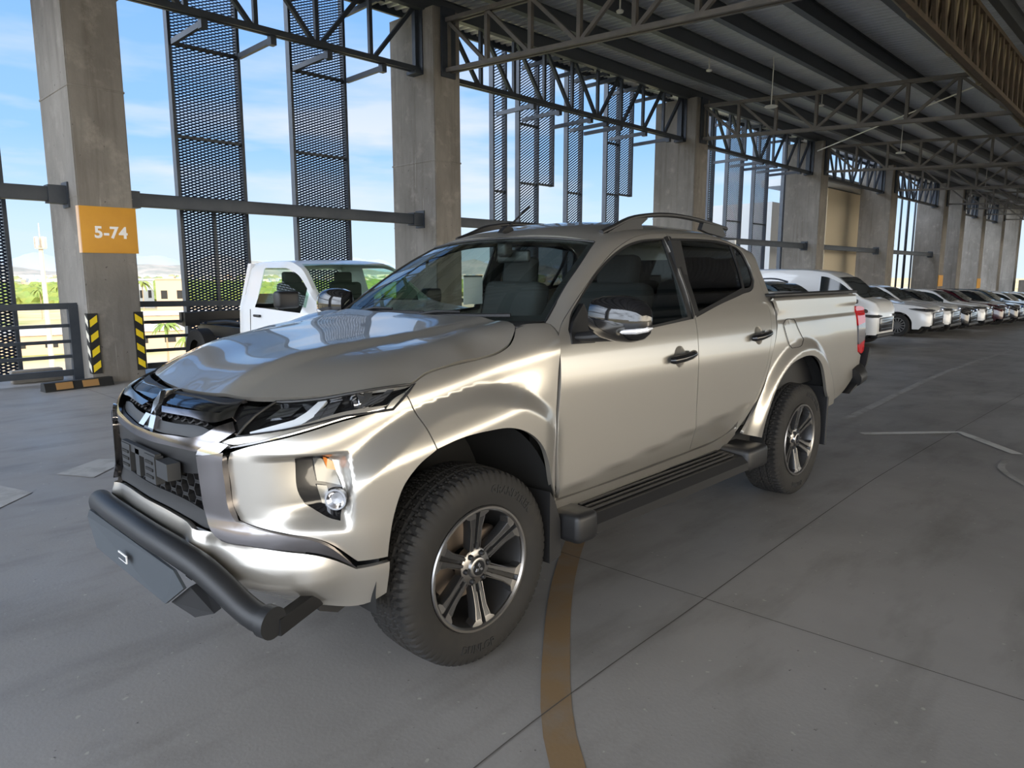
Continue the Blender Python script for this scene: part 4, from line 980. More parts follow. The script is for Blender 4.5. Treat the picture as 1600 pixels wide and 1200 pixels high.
# black ceramic border
mb = MB()
def wpt(s, t, o=.003): p = WS(s, t); return Vector((p.x-o*.6, p.y, p.z-o*.4))
def band(s0, s1, t0, t1, ns, ntt):
    V = []; F = []
    for j in range(ntt+1):
        for i in range(ns+1): V.append(WS(s0+(s1-s0)*i/ns, t0+(t1-t0)*j/ntt)+Vector((.004, 0, -.004)))
    for j in range(ntt):
        for i in range(ns): F.append((j*(ns+1)+i, j*(ns+1)+i+1, (j+1)*(ns+1)+i+1, (j+1)*(ns+1)+i))
    mb.add(V, F)
band(-1, 1, 0, .075, 28, 2); band(-1, 1, .955, 1, 28, 2); band(-1, -.945, .05, .96, 2, 14); band(.945, 1, .05, .96, 2, 14)
mb.build('windshield_border', 'black_satin', ws, None)
mb = MB(); mb.tube([WS(s/10, .995)+Vector((-.004, 0, .004)) for s in range(-10, 11)], .005, 6); mb.tube([WS(-1, t/10) for t in range(0, 11)], .006, 6); mb.tube([WS(1, t/10) for t in range(0, 11)], .006, 6); mb.build('windshield_seal', 'black_satin', ws)
# cowl
V = []; F = []
for i in range(21):
    s = -1+i/10; p = WS(s, .02); hy = s*.74; hx = .345+.0*abs(s); V += [p+Vector((0, 0, -.006)), Vector((min(hx, p.x-.005)-.02, p.y, HZF(.34, min(.7, abs(p.y)))-.022))]
F = [(2*i, 2*i+1, 2*i+3, 2*i+2) for i in range(20)]
cw = mesh('cowl', V, F, 'black_plastic', TR, 60); cw.modifiers.new('thick', 'SOLIDIFY').thickness = .006
# wipers
for (s0, t0, s1, t1) in ((-.08, .02, -.78, .055), (.55, .02, -.10, .06)):
    a = WS(s0, t0)+Vector((-.03, 0, .012)); b = WS((s0+s1)/2, (t0+t1)/2+.02)+Vector((-.012, 0, .02)); mb = MB()
    mb.tube([a, a.lerp(b, .5)+Vector((-.01, 0, .012)), b], [.011, .008, .006], 8); w_ = mb.build('wiper', 'black_satin', TR)
    mb = MB(); P = [WS(s1+(s0*.9-s1)*k/8, t1+(.045-t1)*k/8)+Vector((-.006, 0, .008)) for k in range(9)]; mb.tube(P, .006, 6, flat=1.6); mb.build('wiper_blade', 'black_plastic', w_)
# rear window and cab back wall
mb = MB(); mb.box((2.585, 0, 1.03), (.02, 1.62, .60)); mb.build('cab_back_wall', PAINT, TR, None)
mb = MB(); mb.prism([(-.60, 1.36), (.60, 1.36), (.54, 1.66), (-.54, 1.66)], lambda p: (2.575, p[0], p[1]), lambda p: (2.58, p[0], p[1])); mb.build('rear_window', 'tinted_glass', TR, None)
mb = MB()
for a, b in (((-.74, 1.33), (-.58, 1.62)), ((.74, 1.33), (.58, 1.62)), ((-.56, 1.66), (.56, 1.66))): mb.bar((2.58, a[0], a[1]), (2.58, b[0], b[1]), .02, .12, (0, 1, 0) if a[1] != b[1] else (0, 0, 1))
mb.build('rear_window_frame', PAINT, TR, None)
# --- front end ---------------------------------------------------------------
# dark inner body so nothing shows through the gaps
def inner(kind, ol, off=-.035): 
    for mir in (-1, 1): surf_panel('inner_body', ol, S(kind), 'dark_inner', TR, mirror=mir, off=off, flange=0, gap=0, grid=.08)
archf_in = [((u-U0-.25)*1.10+U0+.25, .385+(v-.385)*1.12) for u, v in archf]
inner('fender', [(.30, .52), (.9, .56), (1.0, .62)]+archf_in[1:-1]+X([(.47, .50), (.6, .50), (.6, 1.15), (.3, 1.12), (-.1, 1.08)])+[(1.0, 1.02), (.3, .93)], -.10)
inner('cab', X([(.5, .46), (2.15, .46), (2.3, .70), (2.42, .9), (2.5, 1.1), (2.5, 1.18), (.55, 1.18)]), -.04)
inner('bed', X([(2.25, .55), (2.4, .60), (2.47, .75), (2.56, .86), (2.72, .955), (2.9, .99), (3.1, .975), (3.25, .90), (3.35, .75), (3.43, .60), (3.9, .68), (4.1, .85), (4.05, 1.25), (2.6, 1.25)]), -.035)
# bumper cover
bo = [tuple(p) for p in T['blade_out']]
bump_ol = [(.60, .952)]+[(.78, .99), (.95, 1.022), (1.11, 1.043)]+[tuple(p) for p in T['bump_seam']]+[tuple(p) for p in archf[5:0:-1]]+[(1.073, .556)]+[(.985, .550)]+bo[-2:0:-1]+[(.545, .925)]
bump_ol = [(.60, .950), (.76, .990), (.94, 1.030), (1.10, 1.050), (1.135, 1.082)]+[tuple(p) for p in T['bump_seam']]+[tuple(p) for p in archf[4:0:-1]]+[(1.0725, .552), (.965, .556)]+[(.8725, .632), (.7376, .668), (.6375, .686), (.575, .70), (.548, .745), (.540, .823), (.534, .899), (.545, .930)]
def bump_disp(u, v):
    # recessed pocket that deepens towards the fog lamp, with a sharp outer lip
    a = ss(.60, .90, u)*(1-ss(.920, .962, u)); b = ss(.66, .76, v-.25*(.93-u)*0)*(1-ss(.905, .925, v+.0*(u))); return -.060*a*b+.006*ss(.90, .96, v)*0
fog_ol = [tuple(p) for p in T['fog']]
fog_ol = [(.770, .908), (.82, .913), (.875, .913), (.903, .900), (.911, .865), (.913, .70), (.866, .712), (.795, .752), (.776, .79)]
bump = both('bumper_cover', bump_ol, 'fender', PAINT, disp=bump_disp, holes=[fog_ol], grid=.0125, step=.014)
fogs = both('fog_lamp_housing', fog_ol, 'fender', 'black_gloss', disp=bump_disp, off=-.012, flange=.0, gap=-.004, grid=.03)
both('fog_lens', [(.835, .908), (.905, .895), (.911, .862), (.912, .825), (.84, .835)], 'fender', 'fog_glass', fogs, disp=bump_disp, off=.000, flange=.012, gap=0)
both('fog_turn_signal', [(.868, .909), (.905, .896), (.910, .87), (.88, .875)], 'fender', 'lens_orange', fogs, disp=bump_disp, off=.003, flange=.006, gap=0)
both('fog_reflector', [(.838, .822), (.872, .818), (.876, .745), (.85, .752)], 'fender', 'fog_glass', fogs, disp=bump_disp, off=.0, flange=.01, gap=0)
for mi in (-1, 1):
    P = [Vector(W(.893, .765+.03*k, 'fender')) for k in (0,)]; x, y, z = W(.893, .77, 'fender'); nrm = Vector((-.75, .62, 0)); mb = MB()
    q = Vector((x, y, z))-nrm*.045; mb.lathe([(.0, -.006), (.022, -.008), (.036, .0), (.036, .02), (.030, .02), (.02, .004), (0, .002)], 'z', n=24)
    M_ = nrm.to_track_quat('Z', 'Y').to_matrix(); Vv = [M_ @ Vector(v)+q for v in mb.V]; Vv = [Vector((v.x, mi*v.y, v.z)) for v in Vv]
    mesh('fog_bulb', Vv, mb.F, 'chrome', fogs[0 if mi < 0 else 1], 40)
# chrome blade and lower dark-chrome sweep
bi = [tuple(p) for p in T['blade_in']]
blade = [(.412, .905), (.4232, .8074), (.4393, .7168), (.4734, .6603), (.5226, .636), (.60, .6345), (.7358, .624), (.88, .598), (.962, .549), (.8725, .633), (.7376, .669), (.6375, .687), (.5743, .702), (.5495, .745), (.5408, .8228), (.535, .90), (.538, .928)]
both('chrome_blade', blade, 'fender', 'dark_chrome', off=.024, flange=.04, gap=0, grid=.025, corner=40)
both('chrome_blade', [(.41, .908), (.52, .925), (.555, .952), (.50, .955), (.42, .925)], 'fender', 'chrome', off=.023, flange=.03, gap=0)
both('bumper_strip', [(.50, .958), (.56, .955), (.60, .962), (.76, 1.002), (.94, 1.042), (1.095, 1.060), (1.115, 1.066), (.93, 1.057), (.77, 1.022), (.60, .985), (.56, .978)], 'fender', PAINT, off=.004, flange=.03, gap=0, corner=50)
cl_ = [(.545, .945), (.60, .957), (.76, .997), (.94, 1.037), (1.10, 1.056)]
for mi in (-1, 1):
    mb = MB(); mb.tube([Vector((x, mi*y, z)) for x, y, z in [W(u, v, 'fender') for u, v in catmull(cl_, .03)]], .004, 6); mb.build('chrome_line', 'chrome', TR)
# silver lower valance
lip_ol = [(0, .675), (.16, .675), (.34, .661), (.43, .650), (.4674, .652), (.5226, .628), (.60, .6265), (.7354, .616), (.88, .588), (.9606, .542), (1.0725, .546), (1.071, .42), (1.0135, .3922), (.85, .38), (.7, .382), (.58, .40), (.50, .43), (.42, .50), (.37, .570), (.26, .586), (.09, .597), (0, .598)]
def lip_disp(u, v): 
    au = abs(u); ridge = .512*ss(.38, .46, au)+.605*(1-ss(.38, .46, au)); return (.010+.042*ss(.30, .45, au)*(1-ss(.80, .96, au)))*(1-min(1, abs(v-ridge)/.11))
full = lip_ol+[(-u, v) for u, v in lip_ol[::-1][1:-1]]
surf_panel('front_valance', full, S('fender'), PAINT, TR, disp=lip_disp, off=.008, grid=.022, mirror=-1, corner=28)
# dark backing of the nose
back = [(.50, .60), (.54, .75), (.53, .93), (.62, 1.02), (.8, 1.06), (.8, 1.09), (.5, 1.085), (.25, 1.07), (0, 1.062)]
surf_panel('grille_backing', back+[(-u, v) for u, v in back[::-1][1:]]+[], S('fender'), 'dark_inner', TR, off=-.055, flange=0, gap=0, grid=.05, mirror=-1)
def full_panel(name, half, m, parent=TR, **k): return surf_panel(name, half+[(-u, v) for u, v in half[::-1] if u > 1e-6], S('fender'), m, parent, mirror=-1, **k)
grille = full_panel('grille_lower_bar', [(0, .938), (.10, .938), (.24, .947), (.36, .956), (.415, .970), (.46, .999), (.53, 1.028), (.56, .995), (.50, .955), (.41, .918), (.31, .913), (.2, .910), (.08, .9055), (0, .905)], 'dark_chrome', off=.012, flange=.03, gap=0, grid=.02)
full_panel('grille_ledge', [(0, .941), (.10, .941), (.24, .950), (.36, .959), (.41, .972), (.43, .99), (.36, 1.0), (.2, .99), (0, .985)], 'black_satin', grille, off=-.012, flange=.01, gap=0)
full_panel('number_plate_band', [(0, .906), (.2, .910), (.31, .913), (.41, .916), (.41, .86), (.40, .838), (.30, .825), (.15, .815), (0, .81)], 'black_satin', grille, off=.002, flange=.03, gap=0)
for o_, m_, nm in ((T['slat_a'], 'black_gloss', 'grille_slat'), (T['slat_b'], 'dark_chrome', 'grille_slat')):
    both(nm, [tuple(p) for p in o_], 'fender', m_, grille, off=.006 if m_ == 'black_gloss' else .012, flange=.03, gap=0, grid=.02)
both('grille_corner', [(.40, 1.075), (.50, 1.112), (.60, 1.118), (.635, 1.14), (.56, .985), (.53, .995), (.535, 1.03), (.50, 1.05)], 'fender', 'black_gloss', grille, off=.0, flange=.02, gap=0, grid=.02)
both('grille_trim', [(.0, 1.112), (.2, 1.120), (.40, 1.130), (.49, 1.134), (.47, 1.122), (.2, 1.108), (.0, 1.100)], 'fender', 'black_satin', grille, off=.010, flange=.012, gap=0)
# hexagonal mesh: upper opening and lower grille
def wavy(u0, u1, v0, v1, rows, name, off, amp=.012, pitch=.085, taper=0.0, th=.004):
    mb = MB()
    for r_ in range(rows):
        vb = v0+(v1-v0)*r_/(rows-1); P = []
        n_ = int((u1-u0)/.0106); 
        for i in range(n_+1):
            u = u0+(u1-u0)*i/n_; f = (u/pitch+(.5 if r_ % 2 else 0)) % 1.0
            w_ = max(-1, min(1, 2.6*math.sin(2*math.pi*f))); zz = vb+amp*w_
            if zz < v0-taper*(.5-abs(u)) - .03: pass
            x, y, z = W(abs(u), zz, 'fender'); y = y if u >= 0 else -y; x0, y0, _, _ = contour(u); nx, ny = contour(u)[2:]; P.append(Vector((x+nx*off, y+ny*off, z)))
        V = []; F = []
        for p in P: V += [p+Vector((0, 0, th)), p+Vector((.045, 0, th)), p+Vector((.045, 0, -th)), p+Vector((0, 0, -th))]
        for i in range(len(P)-1):
            for k in range(4): F.append((4*i+k, 4*i+(k+1) % 4, 4*i+4+(k+1) % 4, 4*i+4+k))
        mb.add(V, F)
    return mb.build(name, 'black_satin', grille, 30)
wavy(-.42, .42, .70, .845, 6, 'grille_mesh', -.008)
wavy(-.40, .40, 1.0, 1.03, 3, 'grille_mesh', -.02, .006, .05, th=.003)
full_panel('grille_floor', [(0, .678), (.16, .678), (.34, .664), (.43, .653), (.464, .660), (.44, .70), (.3, .722), (0, .728)], 'black_plastic', grille, off=-.004, flange=.02, gap=0)
# plate bracket
mb = MB(); bzx = -.900
mb.box((bzx, -.02, .865), (.02, .34, .03)); mb.box((bzx, -.01, .82), (.02, .04, .10)); mb.box((bzx, .095, .825), (.03, .085, .10)); mb.box((bzx, -.145, .822), (.03, .10, .10)); mb.box((bzx+.01, -.25, .835), (.045, .10, .06))
pb = mb.build('plate_bracket', 'bracket_black', TR, None)
mb = MB()
for yy in (-.145, .095):
    for k in range(3):
        mb = MB(); mb.box((bzx-.016, yy, .795+.026*k), (.006, .065, .010)); mb.build('slot', 'dark_inner', pb, None)
# emblem: three chrome diamonds on a dark wedge
def rhomb(cx, cz, a, l, w):
    d = (math.sin(a), math.cos(a)); e_ = (math.cos(a), -math.sin(a)); return [(cx, cz), (cx+d[0]*l/2+e_[0]*w/2, cz+d[1]*l/2+e_[1]*w/2), (cx+d[0]*l, cz+d[1]*l), (cx+d[0]*l/2-e_[0]*w/2, cz+d[1]*l/2-e_[1]*w/2)]
mb = MB(); Zc = .985
def em(p, o): h = p[1]-.93; return (-.872+.50*max(0, h)+o, p[0], p[1])
for a in (0, 2*math.pi/3, -2*math.pi/3):
    mb.prism(rhomb(0, Zc+.005, a, .084, .050), lambda p: em(p, -.006), lambda p: em(p, .04))
mb.build('emblem', 'chrome', grille, None)
mb = MB(); mb.prism([(-.045, .932), (.045, .932), (.030, 1.0), (.02, 1.075), (-.02, 1.075), (-.030, 1.0)], lambda p: em(p, .008), lambda p: em(p, .10)); mb.build('emblem_base', 'black_gloss', grille, None)
# --- headlights
hl = [tuple(p) for p in T['hl']]
hl = [(u+.003, v-(.009 if i in (1, 2, 3) else 0)) for i, (u, v) in enumerate(hl)]
hls = both('headlight', hl, 'fender', 'black_gloss', off=-.035, flange=-.03, gap=0, grid=.03)
both('headlight_lens', hl, 'fender', 'clear_lens', hls, off=.001, flange=0, gap=0, grid=.03)
both('daytime_strip', [(.60, 1.004), (.76, 1.055), (.80, 1.085), (.84, 1.138), (.885, 1.138), (.83, 1.060), (.78, 1.028), (.61, .990)], 'fender', 'drl_white', hls, off=-.008, flange=.01, gap=0, grid=.03, smooth_outline=False)
both('headlight_bezel', [(.84, 1.045), (.90, 1.055), (.95, 1.125), (.90, 1.132)], 'fender', 'lamp_silver', hls, off=-.012, flange=.01, gap=0, smooth_outline=False)
both('headlight_bezel', [(.64, 1.06), (.74, 1.075), (.77, 1.125), (.67, 1.12)], 'fender', 'lamp_silver', hls, off=-.010, flange=.01, gap=0, smooth_outline=False)
both('headlight_bezel', [(.80, 1.036), (.85, 1.046), (.885, 1.10), (.85, 1.085)], 'fender', 'lamp_silver', hls, off=-.008, flange=.01, gap=0, smooth_outline=False)
both('headlight_bezel', [(1.0, 1.066), (1.03, 1.07), (1.075, 1.125), (1.04, 1.128)], 'fender', 'rim_machined', hls, off=-.008, flange=.01, gap=0, smooth_outline=False)
both('headlight_reflector', [(1.03, 1.075), (1.10, 1.088), (1.16, 1.125), (1.06, 1.12)], 'fender', 'lamp_silver', hls, off=-.02, flange=.01, gap=0, smooth_outline=False)
both('headlight_bezel', [(1.02, 1.07), (1.10, 1.082), (1.175, 1.128), (1.14, 1.128), (1.09, 1.095), (1.02, 1.08)], 'fender', 'lamp_silver', hls, off=-.006, flange=.01, gap=0, smooth_outline=False)
for mi in (-1, 1):
    x, y, z = W(.985, 1.085, 'fender'); q = Vector((x+.035, y-.035, z-.012)); mb = MB()
    mb.lathe([(0, -.02), (.018, -.018), (.028, -.005), (.030, .01), (.042, .012), (.046, -.012), (.050, .02)], 'x', n=28); mesh('projector', [Vector((v[0]+q.x, mi*(v[1]*.9+q.y), v[2]+q.z)) for v in mb.V], mb.F, 'chrome', hls[0 if mi < 0 else 1], 40)
for mi in (-1, 1):
    mb = MB(); mb.tube([Vector((x, mi*y, z+.002)) for x, y, z in [W(u, v, 'fender') for u, v in catmull(hl, .04, True)]], .005, 6, closed=True); mb.build('headlight_seal', 'black_satin', hls[0 if mi < 0 else 1])
# --- wheels
TREAD = None
def tire_mesh():
    R, Wd = .385, .262; n = 420
    prof = [(.243, -.105), (.250, -.118), (.285, -.131), (.320, -.1325), (.345, -.129), (.362, -.122), (.374, -.112), (.3795, -.104)]
    cross = [-.104+.208*i/26 for i in range(27)]
    V = []; F = []; rows = []
    for r, h in prof[:-1]: rows.append([(r, h)]*n)
    def tread(h, j):
        a = j/n; base = .385-.0035*(abs(h)/.104)**2*1.6
        g = 0.0; ah = abs(h)
        if ah < .007 or .040 < ah < .048: g = .009           # circumferential grooves
        ph = (j % 6)
        if ah > .074:
            if (j+ (3 if h > 0 else 0)) % 6 < 2: g = .010
        elif ah > .048:
            if (j+int(ah*400)) % 6 < 1: g = .008
        else:
            if (j+int(h*500)) % 8 < 1: g = .007
        return base-g
    for h in cross: rows.append([(tread(h, j), h) for j in range(n)])
    for r, h in prof[:-1][::-1]: rows.append([(r, -h)]*n)
    # shoulder lugs on the sidewall edge
    for k in (5, 6): rows[k] = [(r-(.004 if j % 6 < 2 else 0), h+(.002 if j % 6 < 2 else 0)) for j, (r, h) in enumerate(rows[k])]
    kk = len(rows)-6
    for k in (kk, kk-1): rows[k] = [(r-(.004 if (j+3) % 6 < 2 else 0), h-(.002 if (j+3) % 6 < 2 else 0)) for j, (r, h) in enumerate(rows[k])]
    for rw in rows:
        for j, (r, h) in enumerate(rw):
            a = 2*math.pi*j/n; V.append((r*math.cos(a), h, r*math.sin(a)))
    m_ = len(rows)
    for i in range(m_-1):
        for j in range(n): F.append((i*n+j, i*n+(j+1) % n, (i+1)*n+(j+1) % n, (i+1)*n+j))
    me = bpy.data.meshes.new('tire'); me.from_pydata(V, [], F); me.update(); me.shade_smooth(); me.set_sharp_from_angle(angle=math.radians(28)); me.materials.append(MATS['rubber']); return me
tire_me = tire_mesh()
def ring_text(s, r, size, a_mid, y, flipv=False):
    V, F = text_mesh(s, size, .0016, True, 1.05); out = []
    for v in V:
        a = a_mid-v.x/r if not flipv else a_mid+v.x/r; rr = r+v.y if not flipv else r-v.y
        out.append((-rr*math.cos(a) if False else rr*math.cos(a), y-v.z, rr*math.sin(a)))
    return out, F
def make_rim():
    """returns list of (part name, MB, material) with the outer face towards -y"""
    parts = []
    b = MB(); b.lathe([(.243, -.112), (.247, -.120), (.243, -.124), (.232, -.120), (.226, -.108), (.222, -.06), (.218, .0), (.216, .10), (.24, .11)], n=96); parts.append(('rim_barrel', b, 'rim_dark'))
    l_ = MB(); l_.lathe([(.2455, -.114), (.2485, -.121), (.2445, -.1265), (.236, -.1262), (.229, -.119), (.228, -.112)], n=96); parts.append(('rim_lip', l_, 'rim_machined'))
    f = MB()   # faces (machined) and bodies (dark)
    def P2(r, a, y): return (r*math.cos(a), y, r*math.sin(a))
    for k in range(6):
        a0 = math.pi/2+.06+k*math.pi/3
        for s in (-1, 1):
            # spoke arm: offset parallel to the pair's axis
            def pt(r, t, y):   # r along the spoke, t sideways
                c_, s_ = math.cos(a0), math.sin(a0); return (r*c_-t*s_, y, r*s_+t*c_)
            sec = [(.060, .004, .022, -.088), (.10, .007, .026, -.094), (.16, .008, .030, -.104), (.205, .009, .040, -.114), (.215, .009, .060, -.117), (.231, .010, .068, -.119)]
            V = []; F = []
            for r, t0, t1, y in sec:
                V += [pt(r, s*t0, y+.008), pt(r, s*(t0+.003), y), pt(r, s*(t1-.004), y), pt(r, s*t1, y+.012), pt(r, s*(t1-.004), y+.045), pt(r, s*t0, y+.045)]
            m_ = 6
            for i in range(len(sec)-1):
                for j in range(m_):
                    F.append((i*m_+j, i*m_+(j+1) % m_, (i+1)*m_+(j+1) % m_, (i+1)*m_+j))
            kk = [0]*0
            b_ = len(f.V); f.V += V; f.F += [tuple(i+b_ for i in q) for q in F]; f.M += [1 if j == 1 and i >= 3 else (1 if j == 1 and False else 0) for i in range(len(sec)-1) for j in range(m_)]
        # machined edge lines along each arm
        for s in (-1, 1):
            c_, s_ = math.cos(a0), math.sin(a0)
            e1 = [(.07, .0265*1, -.0885), (.10, .026, -.0945), (.16, .0275, -.1045), (.205, .0375, -.1145)]
            f.tube([(r*c_-s*t*s_, y, r*s_+s*t*c_) for r, t, y in e1], .0022, 5, k=1)
            e2 = [(.10, .008, -.0945), (.16, .009, -.1045), (.225, .011, -.119)]
            f.tube([(r*c_-s*t*s_, y, r*s_+s*t*c_) for r, t, y in e2], .0016, 5, k=1)
        # dark groove floor between the two arms
        V = [(.06, -.008, -.070), (.06, .008, -.070), (.225, .012, -.098), (.225, -.012, -.098)]
        c_, s_ = math.cos(a0), math.sin(a0); f.add([(r*c_-t*s_, y, r*s_+t*c_) for r, t, y in V], [(0, 1, 2, 3)], 2)
    parts.append(('spokes', f, ['rim_dark', 'rim_machined', 'black_satin']))
    h = MB(); h.lathe([(.075, -.05), (.074, -.085), (.066, -.090), (.045, -.093), (.040, -.104), (.036, -.106), (.030, -.106)], n=48); parts.append(('hub', h, 'rim_machined'))
    for k in range(6):
        n_ = MB(); a = math.pi/2+.06+math.pi/6*1+k*math.pi/3; n_.lathe([(0, -.106), (.007, -.106), (.011, -.10), (.0115, -.08)], c=(.057*math.cos(a), 0, .057*math.sin(a)), n=10)
        parts.append(('lug_nut', n_, 'black_satin'))
    return parts
def place(mb, o): mb.V = [(v[0]+o[0], v[1]+o[1], v[2]+o[2]) for v in mb.V]; return mb
_rim = make_rim()
def wheel(x, side, front):
    w = empty('wheel', (x, side*.765, .385)); w.parent = TR
    if side > 0: w.rotation_euler = (0, 0, math.pi)
    t = bpy.data.objects.new('tire', tire_me); COL.objects.link(t); t.parent = w
    for k_, (nm, mb, m_) in enumerate(_rim):
        key = 'rimpart_%d' % k_
        if key not in _lat:
            o = mb.build(nm, m_, w, 35); _lat[key] = o.data
        else:
            o = bpy.data.objects.new(nm, _lat[key]); COL.objects.link(o); o.parent = w
    c_ = MB(); c_.lathe([(0, -.108), (.029, -.108), (.031, -.104)], n=32); c_.build('hub_cap', 'black_gloss', w)
    e_ = MB()
    for a in (0, 2*math.pi/3, -2*math.pi/3): e_.prism(rhomb(0, 0, a, .021, .0125), lambda p: (p[0], -.1105, p[1]), lambda p: (p[0], -.107, p[1]))
    e_.build('hub_emblem', 'chrome', w, None)
    d = MB(); d.lathe([(.05, .0), (.155, .0), (.155, .02), (.05, .02)], n=40); d.build('brake_disc', 'brake_metal', w)
    d = MB(); d.box((.11, -.01, .06), (.09, .05, .11), bev=.01); d.build('brake_caliper', 'brake_metal', w)
    d = MB(); d.lathe([(.0, .06), (.21, .07), (.212, .10), (0, .11)], n=40); d.build('wheel_back', 'dark_inner', w)
    if side < 0:
        V, F = ring_text('GRANDTREK', .312, .042, math.pi/2-.55, -.1335); mesh('tire_lettering', V, F, 'rubber_letters', w, None)
        V, F = ring_text('DUNLOP', .312, .042, -math.pi/2-.1, -.1335, True); mesh('tire_lettering', V, F, 'rubber_letters', w, None)
    return w
for x in (0.0, 3.0):
    for s in (-1, 1): wheel(x, s, x == 0)
# wheel housings
for x, arc, s in ((0.0, .50, -1), (0.0, .50, 1), (3.0, .50, -1), (3.0, .50, 1)):
    V = []; F = []; n_ = 28; ys = [.40, .60, .80, .858]
    for i in range(n_+1):
        a = (-.42+(math.pi+.50)*i/n_) if x == 0 else (-.42+(math.pi+.84)*i/n_); r = arc*(1.02 if x == 0 else 1.06)
        for y in ys: V.append((x+(r+.0)*math.cos(a)*(.92 if math.cos(a) < 0 and x == 0 else (.93 if x == 0 else .98)), s*y, max(.33, .40+r*math.sin(a)*1.09)))
    for i in range(n_):
        for j in range(3): F.append((i*4+j, i*4+j+1, (i+1)*4+j+1, (i+1)*4+j))
    F.append(tuple(i*4 for i in range(n_+1)))
    o = mesh('wheel_housing', V, F, 'dark_inner', TR, 60)
# mud flaps
for s in (-1, 1):
    for pts, nm in (([(.40, .66), (.445, .60), (.47, .50), (.475, .31), (.40, .285), (.385, .42)], 'f'), ):
        mb = MB(); mb.prism([(.40, .60), (.43, .56), (.468, .46), (.475, .30), (.40, .285)], lambda p, s=s: (p[0], s*.885, p[1]), lambda p, s=s: (p[0]-.02, s*.60, p[1])); mb.build('mud_flap', 'black_plastic', TR, None)
    mb = MB(); mb.box((3.43, s*.79, .49), (.02, .23, .43), bev=.008); mb.build('mud_flap', 'black_plastic', TR, None)
# running boards
for s in (-1, 1):
    mb = MB(); sec = [(-.70, .455), (-.78, .470), (-.93, .455), (-.965, .42), (-.965, .375), (-.90, .36), (-.70, .37)]
    mb.prism(sec, lambda p: (.50, -s*p[0] if s > 0 else p[0], p[1]), lambda p: (2.28, -s*p[0] if s > 0 else p[0], p[1])); rb = mb.build('running_board', 'black_satin', TR, 35)
    for yy in (.80, .835, .87, .90): mb = MB(); mb.bar((.66, s*yy, .474-(.0 if yy < .82 else (yy-.82)*.10)), (2.0, s*yy, .474-(.0 if yy < .82 else (yy-.82)*.10)), .012, .008); mb.build('tread_rib', 'black_plastic', rb, None)
    for x0, x1 in ((.485, .63), (2.06, 2.32)):
        mb = MB(); c0 = (x0+x1)/2; mb.box((c0, s*.84, .425), (x1-x0, .27, .135), bev=.03); mb.build('end_cap', 'black_satin', rb)
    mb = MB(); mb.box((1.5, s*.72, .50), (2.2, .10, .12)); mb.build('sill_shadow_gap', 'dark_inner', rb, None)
# chassis underneath
mb = MB()
for s in (-1, 1): mb.box((1.8, s*.42, .50), (4.4, .08, .14))
mb.box((0, 0, .385), (.12, 1.4, .10)); mb.box((3.0, 0, .385), (.14, 1.4, .12)); mb.lathe([(0, -.1), (.13, -.1), (.15, 0), (.13, .1), (0, .1)], c=(3.0, 0, .385), n=20); mb.box((.2, 0, .55), (1.2, .7, .25)); mb.box((1.5, 0, .5), (1.9, 1.2, .08)); mb.build('chassis', 'dark_inner', TR, None)
mb = MB(); mb.prism([(-.60, .40), (-.47, .40), (-.48, .345), (-.52, .33), (-.59, .36)], lambda p: (p[0], -.62, p[1]), lambda p: (p[0], -.70, p[1])); mb.build('splash_guard', 'black_plastic', TR, None)
# --- roof rails
for s in (-1, 1):
    mb = MB()
    def rz(x): return W(x+.25+U0, 1.80, 'cab')[2]
    P = [(1.17, .545, 1.712), (1.27, .547, 1.745), (1.40, .55, 1.790), (1.55, .555, 1.815), (1.75, .56, 1.830), (2.0, .562, 1.826), (2.25, .56, 1.806), (2.45, .555, 1.785)]
    P2_ = catmull([Vector((a, s*b, c_)) for a, b, c_ in P], .05); mb.tube(P2_, [.016]*len(P2_), 10, flat=.8)
    rr = mb.build('roof_rail', 'black_satin', TR)
    mb = MB(); mb.prism([(1.16, 1.695), (1.27, 1.74), (1.40, 1.787), (1.52, 1.812), (1.56, 1.80), (1.50, 1.765), (1.52, 1.745), (1.3, 1.715)], lambda p: (p[0], s*.535, p[1]), lambda p: (p[0], s*.565, p[1])); mb.build('rail_foot', 'black_satin', rr, 30)
    mb = MB(); mb.prism([(2.12, 1.765), (2.15, 1.825), (2.36, 1.80), (2.42, 1.745), (2.40, 1.73), (2.2, 1.75)], lambda p: (p[0], s*.545, p[1]), lambda p: (p[0], s*.573, p[1])); mb.build('rail_foot', 'black_satin', rr, 30)
# antenna
ax, ay = 1.06, .02; 
mb = MB(); az = W(ax+.25+U0, vcen(ax), 'cab')[2]; mb.prism([(-.05, 0), (.05, 0), (.035, .028), (0, .036), (-.03, .02)], lambda p: (ax+p[0], ay-.018, az+p[1]), lambda p: (ax+p[0], ay+.018, az+p[1])); an = mb.build('antenna_base', 'black_plastic', TR)
mb = MB(); mb.tube([(ax, ay, az+.02), (ax+.19, ay, az+.155)], [.006, .004], 8); mb.build('antenna_mast', 'black_satin', an)
# --- door handles
for i, s in enumerate((-1, 1)):
    for (xh, vh, door, tilt) in ((1.415, 1.087, fd, .02), (2.32, 1.140, rd, .022)):
        x, y, z = W(xh+.25+U0, vh, 'cab')
        mb = MB(); P = [(-.105, .006), (-.095, .020), (-.04, .034), (.04, .034), (.090, .024), (.110, .006)]
        mb.tube([(x+a, s*(y+b+.004), z+tilt*a*5+.0) for a, b in P], [.014, .020, .021, .021, .021, .015], 12, flat=1.0); mb.build('door_handle', 'black_gloss', door[i])
